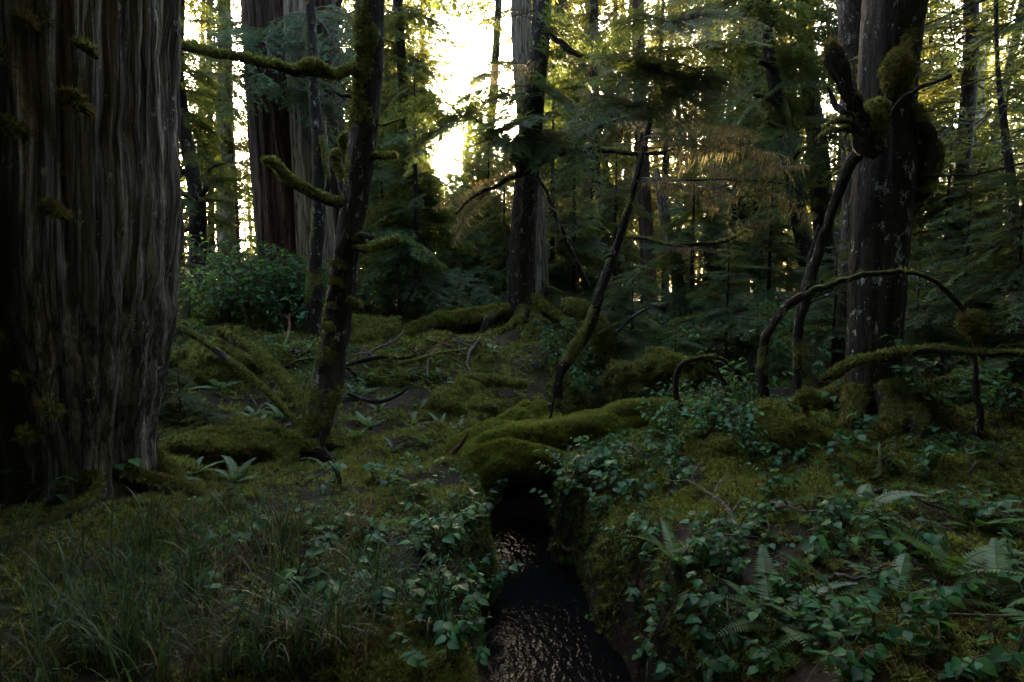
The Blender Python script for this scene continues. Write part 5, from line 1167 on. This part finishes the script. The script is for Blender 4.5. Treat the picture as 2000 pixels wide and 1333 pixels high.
# ---------------------------------------------------------------- ground leaves, litter, grass
def clover(seed, n=6, lf=.035, H=.05, m=SALAL):
    r = random.Random(seed); g = Geo(); Vl, Tl = leaf_pts(1.0, .42, .15, .2, 3)
    for i in range(n):
        a = r.uniform(0, 6.283); d = r.uniform(.1, 1)*lf*1.3; M = frame((math.cos(a), math.sin(a), r.uniform(-.3, .2))) @ Matrix.Rotation(r.uniform(-.4, .4), 3, 'X')
        g.add(Vl @ np.array(M).T*lf*r.uniform(.6, 1.2) + np.array((math.cos(a)*d, math.sin(a)*d, H*r.uniform(.2, 1))), Tl, m=0, tone=np.full(len(Vl), r.gauss(0, .2)))
    return g.mesh('ground_leaves', [m])
T_CLOV = coll('ground_leaf_tufts', [clover(i) for i in range(4)])
def rb(x, y, z): return (np.clip(fbm(x*1.3, y*1.3, 31, 2)*1.4+.15, 0, 1))*(z > -.45)*view(x, y)
scatter('ground_leaves', bed('ground_leaves', .4, 5.5, 1.5, 6.5, 60, 60, rb), T_CLOV, 190, .6, 1.4, seed=21)
scatter('ground_leaves', bed('ground_leaves', -2.2, -.1, 2.6, 5.2, 40, 40, rb), T_CLOV, 260, .5, 1.0, seed=22)
scatter('ground_leaves', bed('ground_leaves', -6, 8, 6.5, 14, 60, 60, lambda x, y, z: rb(x, y, z)*(1-.9*sstep(-2.6, -1.9, x)*(1-sstep(.3, .9, x)))), T_CLOV, 60, 1.0, 2.2, seed=23)
DRYL = leafmat('dead_leaf', (.07, .04, .02), (.16, .10, .05), .2, (.2, .12, .05), .7, .2, .5, 3)
def twiglet(seed):
    r = random.Random(seed); g = Geo(); L = r.uniform(.08, .25); a = r.uniform(-.3, .3)
    V, Q, T, A = tube([(-L, 0, .01), (0, a*L*.5, .02), (L, 0, .012)], [.003, .0025, .0012], 6, 4, moss=-9); g.add(V, T, Q, 0)
    V, Q, T, A = tube([(0, a*L*.5, .02), (L*.4, a*L+.04, .03)], [.002, .001], 3, 3, moss=-9); g.add(V, T, Q, 0)
    return g.mesh('litter', [TWIG])
T_LIT = coll('litter_bits', [twiglet(i) for i in range(4)] + [clover(50, 2, .04, .015, DRYL)])
scatter('forest_litter', bed('forest_litter', -4, 5, 1.5, 9, 50, 50, lambda x, y, z: .6*view(x, y)*(z > -.5)), T_LIT, 26, .6, 1.6, seed=31)
# grass
r = np.random.default_rng(5)
def blades(name, n, px0, px1, py0, py1, Lm, m, w=.0035, seed=0, tw=0.0):
    r = np.random.default_rng(seed); Vs = []; Ts = []; tn = []; k = 0; made = 0
    cl = [G(r.uniform(px0, px1), r.uniform(py0, py1)) for _ in range(max(6, n//22))]
    while made < n:
        c = cl[r.integers(len(cl))]; x = c.x + r.normal(0, .045); y = c.y + r.normal(0, .045); z = gz(x, y)
        if z < -.5: 
            made += 1; continue
        a = r.uniform(0, 6.283); L = Lm*r.uniform(.45, 1.25); lean = r.uniform(.1, .5); bend = r.uniform(.6, 2.8); ww = w*r.uniform(.6, 1.2)
        d = np.array((math.cos(a), math.sin(a), 0)); s = np.array((-d[1], d[0], 0)); p = np.array((x, y, z-.01)); th = lean; m_ = 7
        for i in range(m_+1):
            q = i/m_; wd = ww*(1-q**2.2)+.0002; Vs += [p-s*wd, p+s*wd]
            th = lean + bend*q*q; p = p + (d*math.sin(th)+np.array((0, 0, 1))*math.cos(th))*L/m_
            if i: b = k+2*i; Ts += [(b-2, b-1, b+1, b)]
        tn += [r.normal(0, .25)]*(2*(m_+1)); k += 2*(m_+1); made += 1
    me = mesh(name, np.array(Vs), None, np.array(Ts), [m], None, True, {'tone': np.array(tn)})
    return link(name, me, kind='stuff')
blades('grass', 620, 150, 880, 1060, 1330, .46, GRASS, .0042, 1)
blades('grass', 420, -100, 500, 1080, 1400, .42, GRASS, .0042, 2)
blades('grass', 350, 400, 960, 960, 1060, .26, GRASS, .002, 3)
blades('grass', 250, 900, 960, 1150, 1330, .25, GRASS, .002, 4)
blades('dry_grass', 420, 60, 800, 1040, 1330, .36, DRYGRASS, .0036, 5)

# ---------------------------------------------------------------- which one is which, among plants and trees that look alike
ORD = ['first', 'second', 'third', 'fourth', 'fifth', 'sixth', 'seventh', 'eighth', 'ninth', 'tenth', 'eleventh', 'twelfth']
groups = {}
for o in C.objects:
    if o.get('group') and 'outside' not in o['group']: groups.setdefault(o['group'], []).append(o)
for gname, os_ in groups.items():
    if len(os_) < 2: continue
    os_.sort(key=lambda o: o.location.y); per = 7 if len(os_) > 20 else 5 if len(os_) > 10 else len(os_)
    rows = [os_[i:i+per] for i in range(0, len(os_), per)]
    for ri, row in enumerate(rows):
        row.sort(key=lambda o: o.location.x / o.location.y)
        rn = '' if len(rows) == 1 else (', front row' if ri == 0 else ', rearmost row' if ri == len(rows)-1 else ', %s row' % ORD[ri])
        for k, o in enumerate(row): o['label'] = o['label'] + rn + (', only one' if len(row) == 1 and False else ', %s from left' % ORD[k])
